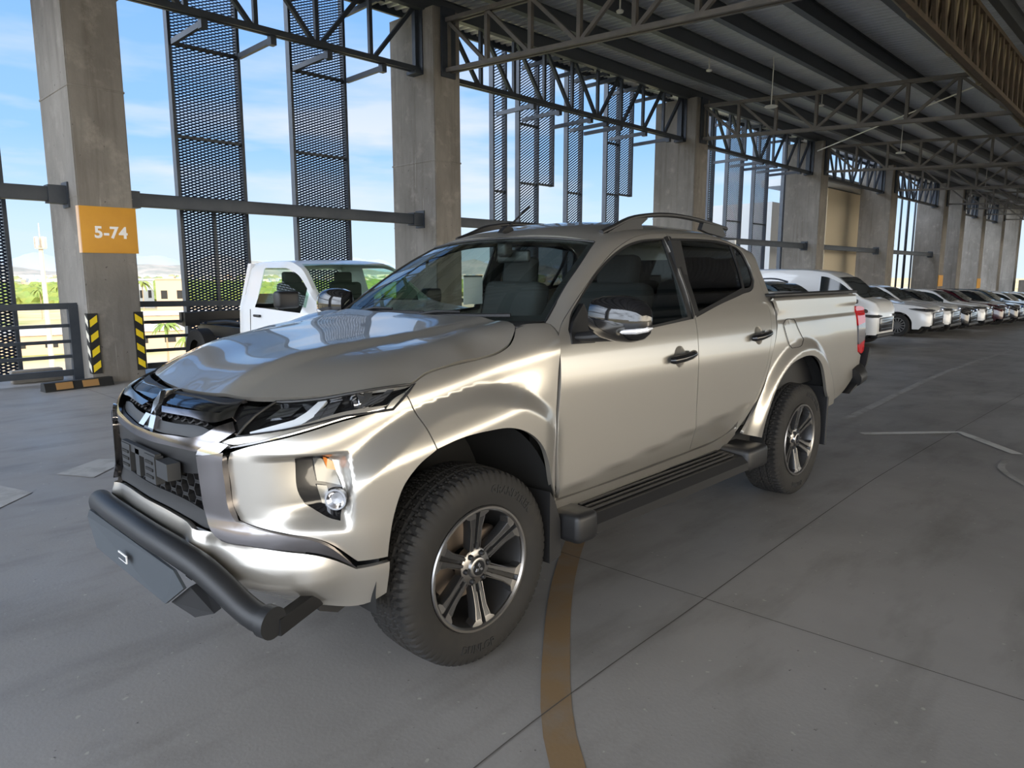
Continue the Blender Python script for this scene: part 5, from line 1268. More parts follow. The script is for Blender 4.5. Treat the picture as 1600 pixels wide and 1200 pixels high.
# --- mirrors
def mirror_shell(s, parent):
    # built around its centre, then placed; housing widens outwards
    cx, cy, cz = .635, 1.04, 1.318
    V = []; F = []; nx, na = 16, 24
    # sections along y (outwards)
    secs = [(-.11, .02, .030, .045), (-.10, .05, .055, .085), (-.05, .062, .068, .098), (.02, .066, .075, .102), (.08, .062, .073, .095), (.125, .05, .060, .078), (.15, .028, .04, .05), (.158, .006, .012, .016)]
    V2 = []
    for (dy, rx, rzd, rzu) in secs:
        for k in range(na):
            a = 2*math.pi*k/na; c_, s_ = math.cos(a), math.sin(a); sx = abs(c_)**.75*(1 if c_ > 0 else -1); sz = abs(s_)**.75*(1 if s_ > 0 else -1)
            V2.append((cx+(rx*1.25*sx if sx < 0 else rx*.55*sx)-(.01*(dy/.15)), s*(cy+dy*1.1), cz+(rzu*1.0*sz if sz > 0 else rzd*1.2*sz)))
    for i in range(len(secs)-1):
        for k in range(na): F.append((i*na+k, i*na+(k+1) % na, (i+1)*na+(k+1) % na, (i+1)*na+k))
    F.append(tuple(range(na))); F.append(tuple((len(secs)-1)*na+k for k in range(na)))
    return V2, F, secs, (cx, cy, cz)
for i, s in enumerate((-1, 1)):
    V2, F, secs, (cx, cy, cz) = mirror_shell(s, None)
    mb = MB(); mb.add(V2, F); mr = mb.build('side_mirror', 'black_gloss', fd[i], 50)
    # lower plastic part and arm
    mb = MB(); mb.tube([(.62, s*.84, 1.235), (.63, s*.90, 1.24), (.65, s*.97, 1.25), (.66, s*1.05, 1.258), (.66, s*1.13, 1.268)], [.035, .040, .046, .050, .035], 14, flat=.60); mb.build('mirror_arm', 'black_plastic', mr)
    mb = MB(); mb.prism([(.565, 1.21), (.72, 1.205), (.73, 1.30), (.71, 1.375), (.60, 1.30), (.57, 1.255)], lambda p: (p[0], s*(W(p[0]+.25+U0, p[1], 'cab')[1]+.008), p[1]), lambda p: (p[0], s*(W(p[0]+.25+U0, p[1], 'cab')[1]-.02), p[1])); mb.build('mirror_base', 'black_plastic', fd[i], None)
    mb = MB(); mb.tube([(cx-.066, s*(cy+.04), cz-.045), (cx-.072, s*(cy+.09), cz-.040), (cx-.060, s*(cy+.135), cz-.036), (cx-.03, s*(cy+.165), cz-.030), (cx, s*(cy+.170), cz-.026)], [.004, .012, .014, .012, .004], 10, flat=1.0); mb.build('mirror_turn_signal', 'lens_white', mr)
    mb = MB(); mb.box((cx+.036, s*(cy+.01), cz+.01), (.006, .20, .11), bev=.003); mb.build('mirror_glass', 'chrome', mr)
# --- nudge bar
mb = MB(); P = []
base = [(-.95, 0, .60), (-.947, .20, .597), (-.925, .40, .580), (-.900, .52, .552), (-.875, .61, .508), (-.850, .68, .463), (-.832, .74, .440), (-.815, .80, .436)]
pp = [Vector((x, -y, z)) for x, y, z in base[::-1]]+[Vector((x, y, z)) for x, y, z in base[1:]]
mb.tube(catmull(pp, .03, False, 60), .044, 24); nb = mb.build('nudge_bar', 'bar_black', TR)
for s in (-1, 1):
    mb = MB(); mb.tube([(-.822, s*.772, .437), (-.812, s*.806, .435)], .052, 24); mb.build('end_flange', 'bar_black', nb)
    mb = MB(); mb.box((-.68, s*.73, .41), (.26, .04, .055), rot=Matrix.Rotation(-s*.45, 3, 'Z')); mb.build('mount_bracket', 'black_satin', nb, None)
    mb = MB(); mb.box((-.78, s*.36, .50), (.22, .05, .06)); mb.build('mount_bracket', 'black_satin', nb, None)
mb = MB(); mb.prism([(-.50, .50), (-.36, .405), (.36, .405), (.50, .50), (.44, .545), (-.44, .545)], lambda p: (-.985+.1*abs(p[0])**2, p[0], p[1]), lambda p: (-.975+.1*abs(p[0])**2, p[0], p[1])); sp = mb.build('skid_plate', 'plate_grey', nb, None)
mb = MB(); mb.prism([(-.64, .45), (-.50, .50), (-.36, .405), (-.52, .40)], lambda p: (-.965+.10*abs(p[0])**2, p[0], p[1]), lambda p: (-.90, p[0], p[1]+.01)); mb.build('skid_plate_wing', 'black_satin', nb, None); mb = MB(); mb.prism([(.64, .45), (.50, .50), (.36, .405), (.52, .40)], lambda p: (-.965+.10*abs(p[0])**2, p[0], p[1]), lambda p: (-.90, p[0], p[1]+.01)); mb.build('skid_plate_wing', 'black_satin', nb, None)
fr = MB(); fr.box((-.987, -.01, .475), (.004, .085, .030)); fr.build('badge', 'white_print', sp, None)
fr = MB(); fr.box((-.990, -.01, .475), (.002, .072, .019)); bdg = fr.build('badge_field', 'plate_grey', sp, None)
# --- interior
mb = MB(); mb.box((1.5, 0, .60), (2.1, 1.55, .06)); mb.build('cabin_floor', 'interior_grey', TR, None)
mb = MB(); P = [(.62, 1.21), (.45, 1.255), (.42, 1.24), (.45, .75), (.95, .75), (.98, .95), (.95, 1.12), (.88, 1.20), (.75, 1.225)]
mb.prism(P, lambda p: (p[0], -.74, p[1]), lambda p: (p[0], .74, p[1])); db = mb.build('dashboard', 'black_plastic', TR, 40)
mb = MB(); mb.lathe([(0, 0), (.17, -.02), (.22, .0), (.22, .02), (0, .03)], 'z', (.78, -.38, 1.21), n=28); mb.build('instrument_hood', 'black_plastic', db)
mb = MB(); R_ = Matrix.Rotation(math.radians(-62), 3, 'Y'); mb.tube([Vector((1.05, -.38, 1.14))+R_ @ Vector((.18*math.cos(a), .18*math.sin(a), 0)) for a in [2*math.pi*k/32 for k in range(32)]], .014, 8, closed=True); mb.box((1.04, -.38, 1.14), (.05, .1, .12), bev=.01); mb.box((1.045, -.38, 1.14), (.02, .34, .03)); mb.build('steering_wheel', 'black_satin', TR)
def seat(x, y):
    mb = MB(); mb.box((x, y, .86), (.50, .50, .16), bev=.05); mb.box((x+.27, y, 1.17), (.14, .48, .58), rot=Matrix.Rotation(.22, 3, 'Y'), bev=.05); mb.box((x+.36, y, 1.52), (.09, .26, .18), rot=Matrix.Rotation(.15, 3, 'Y'), bev=.035); mb.build('seat', 'seat_fabric', TR)
for x, y in ((1.20, -.38), (1.20, .38), (2.05, -.38), (2.05, .38)): seat(x, y)
mb = MB(); mb.box((2.08, 0, .86), (.5, 1.3, .16), bev=.05); mb.box((2.36, 0, 1.12), (.14, 1.3, .5), bev=.05); mb.build('seat', 'seat_fabric', TR)
mb = MB(); mb.box((1.10, -.0, 1.60), (.03, .24, .07), bev=.015); mb.box((1.05, .02, 1.64), (.07, .07, .09), bev=.02); mb.build('rear_view_mirror', 'black_satin', TR)
for s in (-1, 1):
    mb = MB(); mb.bar((1.66, s*.80, 1.2), (1.66, s*.665, 1.68), .10, .03, (0, 1, 0)); mb.build('inner_pillar', 'black_satin', TR, None)
    mb = MB(); mb.box((1.6, s*.76, 1.0), (1.95, .05, .42)); mb.build('door_card', 'interior_grey', TR, None)
# paper notice against the far front window
mb = MB(); mb.box((1.475, .735, 1.40), (.17, .004, .19), rot=None); nt_ = mb.build('paper_notice', 'white_print', TR, None); nt_['label'] = 'pale paper notice taped inside the far front window'
# ======================= outside =======================
def ground_mat():
    m = bpy.data.materials.new('dry_ground'); m.use_nodes = True; MATS['dry_ground'] = m; n = m.node_tree; L = n.links; b = n.nodes['Principled BSDF']; b.inputs['Roughness'].default_value = .95
    g = n.nodes.new('ShaderNodeNewGeometry'); t = n.nodes.new('ShaderNodeTexNoise'); L.new(g.outputs['Position'], t.inputs['Vector']); t.inputs['Scale'].default_value = .02; t.inputs['Detail'].default_value = 8
    r = n.nodes.new('ShaderNodeValToRGB'); L.new(t.outputs[0], r.inputs[0]); e = r.color_ramp.elements; e[0].position = .36; e[0].color = (.20, .24, .05, 1); e[1].position = .50; e[1].color = (.46, .35, .21, 1); k = e.new(.62); k.color = (.42, .34, .24, 1); L.new(r.outputs[0], b.inputs['Base Color'])
ground_mat()
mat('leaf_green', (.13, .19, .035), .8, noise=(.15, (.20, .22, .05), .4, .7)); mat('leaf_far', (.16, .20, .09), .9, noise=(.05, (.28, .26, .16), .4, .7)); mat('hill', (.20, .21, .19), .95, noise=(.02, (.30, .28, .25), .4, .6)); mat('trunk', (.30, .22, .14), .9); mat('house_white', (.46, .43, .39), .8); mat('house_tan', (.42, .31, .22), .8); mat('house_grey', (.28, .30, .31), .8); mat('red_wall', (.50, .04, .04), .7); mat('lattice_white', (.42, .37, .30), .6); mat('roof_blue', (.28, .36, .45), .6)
GZ = -17.0
mb = MB(); mb.add([(-2500, 14, GZ), (3500, 14, GZ), (3500, 4200, GZ), (-2500, 4200, GZ)], [(0, 1, 2, 3)]); mb.add([(-400, -500, GZ), (500, -500, GZ), (500, 14, GZ), (-400, 14, GZ)], [(0, 1, 2, 3)]); o = mb.build('ground', 'dry_ground', None, None); o['kind'] = 'structure'
# hills
def hills(name, y, zb, amp, seed, m, x0=-900, x1=4200, fr=.004, label=''):
    rnd = random.Random(seed); ph = [rnd.uniform(0, 6.28) for _ in range(8)]; V = []; F = []; n = 160
    for i in range(n+1):
        x = x0+(x1-x0)*i/n; h = sum(math.sin(x*fr*(k+1)*1.37+ph[k])/(k+1) for k in range(8)); z = zb+amp*(h*.5+.6)
        V += [(x, y, GZ), (x, y+250, max(GZ+5, z)), (x, y+900, GZ)]
    for i in range(n): F += [(3*i, 3*i+3, 3*i+4, 3*i+1), (3*i+1, 3*i+4, 3*i+5, 3*i+2)]
    o = mesh(name, V, F, m, None, 180); return tag(o, label, 'hill')
hills('hill', 2100, 12, 34, 3, 'hill', label='low pale hillside covered by the distant town')
mat('hill_far_haze', (.26, .32, .40), 1.0)  # distance haze mixed into the colour of the far hills
hills('hill', 3000, 40, 40, 9, 'hill_far_haze', label='far hills hazed blue-grey on the horizon behind the town')
# town: masses of tiny houses
rnd = random.Random(5); mb = MB()
for i in range(2600):
    d = rnd.uniform(1010, 2070); x = rnd.uniform(-.1, 1.35)*d; y = d
    hz = 0 if y < 2100 else 0
    w = rnd.uniform(7, 20); h = rnd.uniform(4, 12)*(1+.4*(d > 1500))
    mb.box((x, y, GZ+h/2+max(0, hz)), (w, w*.8, h), k=rnd.choice((0, 0, 0, 1, 2, 3)))
t = mb.build('distant_town', ['house_white', 'house_tan', 'house_grey', 'roof_blue'], None, None); tag(t, 'hazy pale town spread over the hillside on the horizon', 'town', None, 'stuff')
# tree belts
def blob(mb, c, r, rnd, n=1):
    bm = bmesh.new(); bmesh.ops.create_icosphere(bm, subdivisions=2, radius=1); 
    for v in bm.verts: k = 1+rnd.uniform(-.35, .35); v.co = Vector((v.co.x*r*k, v.co.y*r*k, v.co.z*r*.75*k))
    bm.verts.index_update(); mb.add([v.co+Vector(c) for v in bm.verts], [[v.index for v in f.verts] for f in bm.faces]); bm.free()
mb = MB()
for i in range(2600):
    y = 440*(1000/440)**rnd.random(); x = rnd.uniform(-.02, .95)*y; r = rnd.uniform(3.5, 7.5); blob(mb, (x, y, GZ+r*.6), r, rnd)
tag(mb.build('tree_belt', 'leaf_green', None, None), 'wide belt of green treetops between the town and the bare ground', 'trees', None, 'stuff')
mb = MB()
for i in range(500):
    y = rnd.uniform(1050, 2000); x = rnd.uniform(-.05, 1.3)*y; r = rnd.uniform(6, 14); blob(mb, (x, y, GZ+r*.3), r, rnd)
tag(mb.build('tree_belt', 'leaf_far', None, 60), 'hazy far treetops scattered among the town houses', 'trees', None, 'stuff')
# things placed by bearing (degrees from +x) and distance
def at(b, d): a = math.radians(b); return (-1.8+d*math.cos(a), -2.8+d*math.sin(a))
def bldg(b, d, w, dp, h, m, label, name='building', rf=None):
    x, y = at(b, d); r = empty(name, (x, y, GZ), math.radians(b-90), label, 'building'); mb = MB(); mb.box((0, 0, h/2), (w, dp, h)); mb.build('wall', m, r, None)
    mb = MB(); mb.box((0, 0, h+.3), (w+1, dp+1, .6)); mb.build('roof', rf or m, r, None)
    k = max(2, int(w/6))
    for i in range(k): mb = MB(); mb.box((-w/2+w*(i+.5)/k, -dp/2-.05, h*.5), (w/k*.4, .1, h*.28)); mb.build('window', 'dark_inner', r, None)
    return r
bldg(69.3, 420, 15, 12, 15.5, 'house_tan', 'long tan building above the trees right of the yellow-signed column', rf='house_tan')
bldg(71.0, 446, 8, 12, 15, 'house_grey', 'grey-roofed hall left of the long tan building', rf='roof_blue')
bldg(69.7, 250, 40, 16, 6, 'house_tan', 'low sand-coloured building in front of the green trees', rf='house_white')
bldg(76.0, 205, 50, 18, 4.5, 'house_tan', 'low sand-coloured building seen through the left railing', rf='house_white')
for b, d, lb in ((71.1, 98, 'white shade canopy seen just right of the yellow-signed column'), (70.7, 46, 'lower white shade canopy beyond the railing')):
    x, y = at(b, d); r = empty('shade_canopy', (x, y, GZ), 0, lb, 'canopy'); mb = MB(); mb.prism([(-2.2, 4.2), (2.2, 4.2), (1.4, 5.6), (-1.4, 5.6)], lambda p: (p[0], -1.5, p[1]), lambda p: (p[0], 1.5, p[1])); mb.build('canopy_roof', 'white_wall', r, None)
    for sx in (-2, 2): mb = MB(); mb.tube([(sx, -1.2, 0), (sx, -1.2, 4.2)], .08, 8); mb.build('pole', 'steel_grey', r)
x, y = at(70.0, 46); mb = MB(); mb.box((x, y, GZ+7.4), (9, .4, 1.4)); tag(mb.build('painted_wall', 'red_wall', None, None), 'red painted wall band beyond the railing right of the striped column', 'wall')
mb = MB(); x, y = at(77.6, 62); mb.box((x, y, GZ+2), (12, .4, 4)); tag(mb.build('boundary_wall', 'house_white', None, None), 'pale boundary wall outside, behind the left railing', 'wall')
# palms
def palm(b, d, h, label):
    x, y = at(b, d); r = empty('palm_tree', (x, y, GZ), 0, label, 'palm tree', None); mb = MB(); mb.tube([(0, 0, 0), (.15, 0, h*.5), (0, 0, h)], [.25, .18, .14], 8); mb.build('trunk', 'trunk', r)
    mb = MB(); q = random.Random(int(b*10))
    for k in range(16):
        a = 2*math.pi*k/16+q.uniform(-.1, .1); L = h*.32*q.uniform(.8, 1.1); e0 = q.uniform(.1, .9)
        P = [Vector((L*t*math.cos(a), L*t*math.sin(a), h+L*(e0*t-1.1*t*t))) for t in (0, .25, .5, .75, 1)]
        V = []; F = []
        for i, p in enumerate(P):
            w_ = L*.13*(1-abs(2*i/4-1)*.8); n_ = Vector((-math.sin(a), math.cos(a), 0)); V += [p-n_*w_+Vector((0, 0, -w_*.7)), p, p+n_*w_+Vector((0, 0, -w_*.7))]
        for i in range(4): F += [(3*i, 3*i+1, 3*i+4, 3*i+3), (3*i+1, 3*i+2, 3*i+5, 3*i+4)]
        mb.add(V, F)
    mb.build('fronds', 'leaf_green', r, None)
for b, d, h, lb in ((71.2, 330, 15, 'palm tree at the left of the gap right of the striped column'), (69.9, 150, 9, 'palm tree in front of the low sand-coloured building'), (68.4, 130, 8, 'small palm beside the left edge of the mesh screen'), (76.2, 380, 13, 'palm tree seen just left of the yellow-signed column'), (75.6, 300, 11, 'nearer palm tree left of the yellow-signed column'), (77.3, 350, 12, 'palm tree beside the pale mast')): palm(b, d, h, lb)
mb = MB(); q = random.Random(3)
for i in range(40):
    x, y = at(q.uniform(67.4, 69.4), q.uniform(50, 90)); rr = q.uniform(.8, 1.8); blob(mb, (x, y, GZ+rr*.5), rr, q)
tag(mb.build('bushes', 'leaf_green', None, 60), 'green bushes below the railing right of the striped column', 'bushes', None, 'stuff')
# pale lattice mast
x, y = at(77.0, 120); r = empty('telecom_mast', (x, y, GZ), 0, 'pale telecom mast rising left of the yellow-signed column', 'mast')
mb = MB(); mb.tube([(0, 0, 0), (0, 0, 22.4)], [.42, .26], 10); mb.build('mast_pole', 'lattice_white', r)
mb = MB()
for k in range(5):
    a = k*1.25; mb.box((.6*math.cos(a), .6*math.sin(a), 22.8), (.3, .3, 1.5))
mb.lathe([(.0, 0), (.7, 0), (.7, .1), (0, .1)], 'z', (0, 0, 21.9), 14); mb.build('antenna_panel', 'lattice_white', r)
mb = MB(); mb.tube([(0, 0, 22.4), (0, 0, 25.4)], .06, 6); mb.build('lightning_rod', 'lattice_white', r)
# parapet across the way so the far side of the deck is closed by daylight, not by void
# ======================= parked vehicles =======================
def lerp_t(x, T_): return interp(x, T_)
def car(name, cat, label, loc, rz, spec, paint, glassm='car_glass', group='vehicles parked along the column row'):
    """spec: L, w, profile tables over x (0 = nose .. L = tail): top (hood/roof outline), belt, half width; axle positions, wheel radius"""
    r = empty(name, loc, rz, label, cat, group); L = spec['L']; HW = spec['w']/2; N = 64
    top, belt, wid = spec['top'], spec['belt'], spec['wid']; ax = spec['axles']; wr = spec['wr']; sill = spec.get('sill', .26)
    def zlow(x):
        z = sill+(.10 if x < .25 or x > L-.25 else 0)
        for a in ax:
            d = abs(x-a); R = wr+.07
            if d < R: z = max(z, wr+math.sqrt(R*R-d*d)*1.0)
        return z
    ng = 16
    def section(x):
        h = HW*lerp_t(x, wid); zt = lerp_t(x, top); zb = min(lerp_t(x, belt), zt-.03); zl = min(zlow(x), zb-.05); P = []
        for t in (0, .15, .35, .6, .85, 1): z = zl+(zb-zl)*t; P.append((h*(1-.035*abs(z/zb-.62)**1.3*2), z))
        gh = zt-zb; tum = spec.get('tumble', .30)*max(0, gh)
        hb = P[-1][0]
        for t in (.33, .66, .9): P.append((hb-.02-tum*t*.95, zb+gh*.93*t))
        hr = hb-.02-tum; P += [(hr-.03, zb+gh*.965), (hr-.09, zt-.012), (hr*.6, zt+.0), (hr*.3, zt+.008), (0, zt+.01)]
        return P
    xs = sorted(set([L*i/N for i in range(N+1)]+[a+s*(wr+.07)*k for a in ax for s in (-1, 1) for k in (1.0, .97, .9, .75, .5, .2)]))
    V = []; F = []; secs = [section(x) for x in xs]; n = len(secs[0])
    def col(sec, x): return [(-x, s*y, z) if False else (x, s*y, z) for s in (1,) for y, z in sec]
    idx = []
    for x, sec in zip(xs, secs):
        row = [(x, y, z) for y, z in sec]+[(x, -y, z) for y, z in sec[::-1][1:]]; idx.append(len(V)); V += row
    m = 2*n-1
    for i in range(len(xs)-1):
        xm = (xs[i]+xs[i+1])/2; op = spec.get('open')
        for j in range(m-1):
            jj = min(j, m-2-j)
            if op and jj in (5, 6, 7) and any(a+.05 < xm < b-.02 for a, b in spec['side']): continue
            if op and jj in (10, 11, 12) and any(min(a, b) < xm < max(a, b) for a, b, _ in spec['screens']): continue
            F.append((idx[i]+j, idx[i+1]+j, idx[i+1]+j+1, idx[i]+j+1))
    F.append(tuple(idx[0]+j for j in range(m))[::-1])
    if not spec.get('open'): F.append(tuple(idx[-1]+j for j in range(m)))
    else:
        for j in range(0, 6): F.append((idx[-1]+j, idx[-1]+j+1, idx[-1]+m-2-j, idx[-1]+m-1-j))
    b = MB(); b.add(V, F); body = b.build('body', paint, r, 38)
    # underbody
    mb = MB(); mb.box((L/2, 0, sill+.12), (L-.5, HW*1.7, .2)); mb.build('underbody', 'dark_inner', r, None)
    # windows: sheets just outside the same sections
    def onside(x, t, s, o=.006):
        zt = lerp_t(x, top); zb = lerp_t(x, belt); h = HW*lerp_t(x, wid)*(1-.035*abs(1-.62)**1.3*2); gh = zt-zb; tum = spec.get('tumble', .30)*gh; tt = t/.93
        return Vector((x, s*(h-.02-tum*tt*.95*1.0+o), zb+gh*t))
    for s in (-1, 1):
        for (xa, xb) in spec['side']:
            V = []; F = []; k = 14
            for i in range(k+1):
                x = xa+(xb-xa)*i/k; zt = lerp_t(x, top); zb = lerp_t(x, belt); g = zt-zb; lo = .06/max(g, .08); hi = max(lo+.01, .86-.02/max(g, .1))
                V += [onside(x, min(lo, .8), s), onside(x, (lo+hi)/2, s), onside(x, hi, s)]
            for i in range(k):
                for j in (0, 1): F.append((3*i+j, 3*i+3+j, 3*i+4+j, 3*i+1+j))
            o = mesh('side_window', V, F, glassm, r, 60)
    for (xa, xb, nm) in spec['screens']:
        V = []; F = []; k = 8; w_ = 8
        for i in range(k+1):
            x = xa+(xb-xa)*i/k; zt = lerp_t(x, top); zb = min(lerp_t(x, belt), zt-.03); h = HW*lerp_t(x, wid); hr = h*(1-.02)-.02-spec.get('tumble', .3)*(zt-zb)-.07
            for j in range(w_+1):
                t = -1+2*j/w_; V.append((x-(.004 if xb > xa and nm == 'windshield' else -.004), hr*t, zt+.014-.010*abs(t)+.006))
        for i in range(k):
            for j in range(w_): F.append((i*(w_+1)+j, i*(w_+1)+j+1, (i+1)*(w_+1)+j+1, (i+1)*(w_+1)+j))
        mesh(nm, V, F, spec.get('wsm', glassm), r, 60)
    # wheels
    for a in ax:
        for s in (-1, 1):
            w = empty('wheel', (a, s*(HW*.99-.11), wr)); w.parent = r
            t = MB(); t.lathe([(wr*.66, -.10), (wr*.9, -.108), (wr, -.085), (wr, .085), (wr*.9, .108), (wr*.66, .10)], n=36); t.build('tire', 'rubber', w)
            ri = MB(); yf = s*.088
            ri.lathe([(wr*.66, s*.098), (wr*.62, s*.10), (wr*.60, s*.05)], n=30)
            for k in range(spec.get('spokes', 10)):
                an = 2*math.pi*k/spec.get('spokes', 10); ri.bar((.04*math.cos(an), yf, .04*math.sin(an)), (wr*.63*math.cos(an), s*.094, wr*.63*math.sin(an)), .035, .02, (0, 1, 0))
            ri.lathe([(0, s*.1), (.05, s*.098), (.055, s*.07)], n=14); ri.build('rim', spec.get('rim', 'rim_machined'), w)
            d = MB(); d.lathe([(0, s*.02), (wr*.64, s*.02)], n=24); d.build('rim_back', 'dark_inner', w)
    h0 = lambda x: HW*lerp_t(x, wid)
    # lamps, grille, bumper openings, mirrors
    zt0 = lerp_t(.10, top)
    for s in (-1, 1):
        mb = MB(); zl = spec.get('lampz', .78)
        P = [Vector((x, s*(h0(x)*.985+.012), zl+(x-.1)*.10)) for x in (.12, .25, .42, .60)]; P = [Vector((-.012, s*h0(0)*.62, zl)), Vector((-.005, s*h0(.0)*.96, zl))]+P
        mb.tube(P, [.025, .05, .055, .05, .04, .015], 8, flat=1.0); mb.build('headlight', 'lamp_silver' if spec.get('lit') != 'amber' else 'amber', r)
        if spec.get('amber'): mb = MB(); mb.tube([P[3], P[4], P[5]], [.02, .03, .012], 8); mb.build('turn_signal', 'amber', r)
        mb = MB(); mx = spec['mirror'][0]; mz = spec['mirror'][1]; ms = spec.get('ms', 1); mb.box((mx, s*(h0(mx)+.10*ms), mz), (.10*ms, .18*ms, .13*ms), bev=.035); mb.build('side_mirror', spec.get('mirm', paint), r)
        mb = MB(); mb.tube([(mx+.1, s*(h0(mx)*.95+.0), spec['axles'][0]*0+.92), (mx+.1, s*(h0(mx)*.95), .92)], .01, 6) if False else None
        # door lines and handles
        dl = MB()
        for dx in spec.get('doors', ()):
            zb = lerp_t(dx, belt); dl.tube([(dx, s*(h0(dx)*(1-.06*abs(z/zb-.62)**1.3)+.001), z) for z in (sill+.12, .5, .7, zb-.03)], .005, 5)
        if dl.V: dl.build('door_gap', 'dark_inner', r)
        for dx in spec.get('handles', ()):
            zb = lerp_t(dx, belt); mb = MB(); mb.box((dx, s*(h0(dx)*.995+.01), zb-.10), (.16, .03, .03), bev=.01); mb.build('door_handle', spec.get('handm', 'black_satin'), r)
        mb = MB(); mb.box((L-.03, s*h0(L)*.85, spec.get('lampz', .78)+.1), (.08, .2, .2), bev=.03); mb.build('tail_lamp', 'lens_red', r)
    gz0, gz1 = spec.get('grille', (.38, .66)); mb = MB(); mb.box((-.012, 0, (gz0+gz1)/2), (.05, h0(0)*1.5, gz1-gz0), bev=.02); g = mb.build('grille', 'black_gloss', r)
    mb = MB()
    for k in range(3): z = gz0+(gz1-gz0)*(k+.7)/3.4; mb.bar((-.045, -h0(0)*.66, z), (-.045, h0(0)*.66, z), .012, .016)
    mb.build('grille_bar', 'chrome', g, None)
    mb = MB(); mb.box((.06, 0, sill+.07), (.2, h0(.1)*1.8, .12), bev=.03); mb.build('lower_bumper', spec.get('lowm', 'black_plastic'), r)
    if spec.get('cladding'):
        for s in (-1, 1):
            mb = MB()
            for a in ax: mb.tube([(a+(wr+.085)*math.cos(t), s*(h0(a)*.985+.006), wr+(wr+.085)*math.sin(t)) for t in [math.pi*k/14 for k in range(15)]], .03, 6)
            mb.bar((ax[0]+wr, s*h0(L/2)*.985, sill+.06), (ax[1]-wr, s*h0(L/2)*.985, sill+.06), .03, .14); mb.build('cladding', 'black_plastic', r)
    if spec.get('rails'):
        for s in (-1, 1):
            x0, x1 = spec['rails']; mb = MB(); P = [Vector((x0+(x1-x0)*t, s*(HW*.66), lerp_t(x0+(x1-x0)*t, top)+(.045 if 0 < t < 1 else 0))) for t in (0, .12, .5, .88, 1)]; mb.tube(catmull(P, .1), .018, 8); mb.build('roof_rail', 'steel_dark', r)
    return r
SUV = dict(L=4.7, w=1.88, axles=(.92, 3.68), wr=.37, sill=.27, top=[(0, .72), (.05, .88), (.25, .98), (1.25, 1.10), (1.45, 1.14), (2.15, 1.56), (2.6, 1.66), (3.6, 1.67), (4.3, 1.58), (4.62, 1.15), (4.7, .85)], belt=[(0, .66), (.3, .86), (1.2, 1.0), (2.0, 1.03), (4.2, 1.10), (4.7, .82)], wid=[(0, .78), (.12, .90), (.4, .97), (1, 1), (3.8, 1), (4.4, .95), (4.7, .86)], side=[(1.62, 2.75), (2.85, 3.75), (3.82, 4.28)], screens=[(1.42, 2.18, 'windshield'), (4.3, 4.6, 'rear_window')], mirror=(1.72, 1.08), doors=(1.5, 2.8, 3.75), handles=(2.6, 3.6), lampz=.86, grille=(.40, .80), amber=True, cladding=False, spokes=14)
SEDAN = dict(L=4.5, w=1.80, axles=(.88, 3.55), wr=.33, sill=.22, top=[(0, .60), (.06, .76), (.3, .84), (1.15, .96), (1.35, 1.0), (2.05, 1.38), (2.5, 1.45), (3.1, 1.43), (3.8, 1.12), (4.3, 1.04), (4.5, .80)], belt=[(0, .55), (.3, .74), (1.2, .88), (2.0, .90), (3.9, .96), (4.5, .76)], wid=[(0, .76), (.12, .88), (.4, .96), (1, 1), (3.6, 1), (4.3, .94), (4.5, .84)], side=[(1.5, 2.45), (2.53, 3.3)], screens=[(1.3, 2.08, 'windshield'), (3.15, 3.8, 'rear_window')], mirror=(1.6, .95), doors=(1.38, 2.5, 3.4), handles=(2.3, 3.2), lampz=.68, grille=(.30, .58))
VAN = dict(L=5.0, w=1.88, axles=(.75, 3.4), wr=.35, sill=.26, top=[(0, 1.12), (.04, 1.24), (.25, 1.36), (.42, 1.42), (1.10, 1.98), (1.55, 2.18), (2.4, 2.26), (5.0, 2.26), (5.2, 2.15)], belt=[(0, 1.05), (.3, 1.18), (.55, 1.22), (1.5, 1.26), (5.2, 1.28)], wid=[(0, .80), (.12, .90), (.5, .96), (1, 1), (5, 1), (5.2, .97)], side=[(.72, 1.65)], screens=[(.40, 1.14, 'windshield')], mirror=(.55, 1.32), doors=(.75, 1.95, 3.2), handles=(1.75, 2.1), lampz=.90, grille=(.45, .85), tumble=.13, mirm='black_satin')
PUP = dict(open=True, ms=1.45, wsm='cab_glass', L=3.15, w=1.80, axles=(.80,), wr=.36, sill=.38, top=[(0, .80), (.05, .98), (.25, 1.06), (1.15, 1.16), (1.30, 1.19), (1.95, 1.60), (2.25, 1.67), (2.85, 1.67), (3.1, 1.64), (3.15, 1.60)], belt=[(0, .74), (.3, .94), (1.2, 1.05), (1.9, 1.07), (3.05, 1.10), (3.15, 1.09)], wid=[(0, .80), (.12, .90), (.4, .97), (.8, 1), (3.0, 1), (3.15, .98)], side=[(1.55, 2.72)], screens=[(1.30, 1.98, 'windshield')], mirror=(1.62, 1.22), doors=(1.42, 2.82), handles=(2.62,), lampz=.88, grille=(.5, .8), mirm='black_satin')
HATCH = dict(SUV, L=4.2, axles=(.85, 3.35), top=[(0, .70), (.05, .86), (.25, .95), (1.1, 1.06), (1.25, 1.10), (1.9, 1.50), (2.3, 1.57), (3.4, 1.57), (3.9, 1.45), (4.15, 1.1), (4.2, .85)], belt=[(0, .62), (.3, .84), (1.2, .96), (2.0, .99), (4.0, 1.06), (4.2, .82)], side=[(1.45, 2.4), (2.5, 3.5)], screens=[(1.22, 1.93, 'windshield'), (3.9, 4.1, 'rear_window')], mirror=(1.5, 1.02), doors=(1.3, 2.45, 3.5), handles=(2.25, 3.3), cladding=True, wid=[(0, .78), (.12, .90), (.4, .97), (1, 1), (3.4, 1), (3.95, .95), (4.2, .86)])
H = math.pi/2
def carz(x): return zf(x)
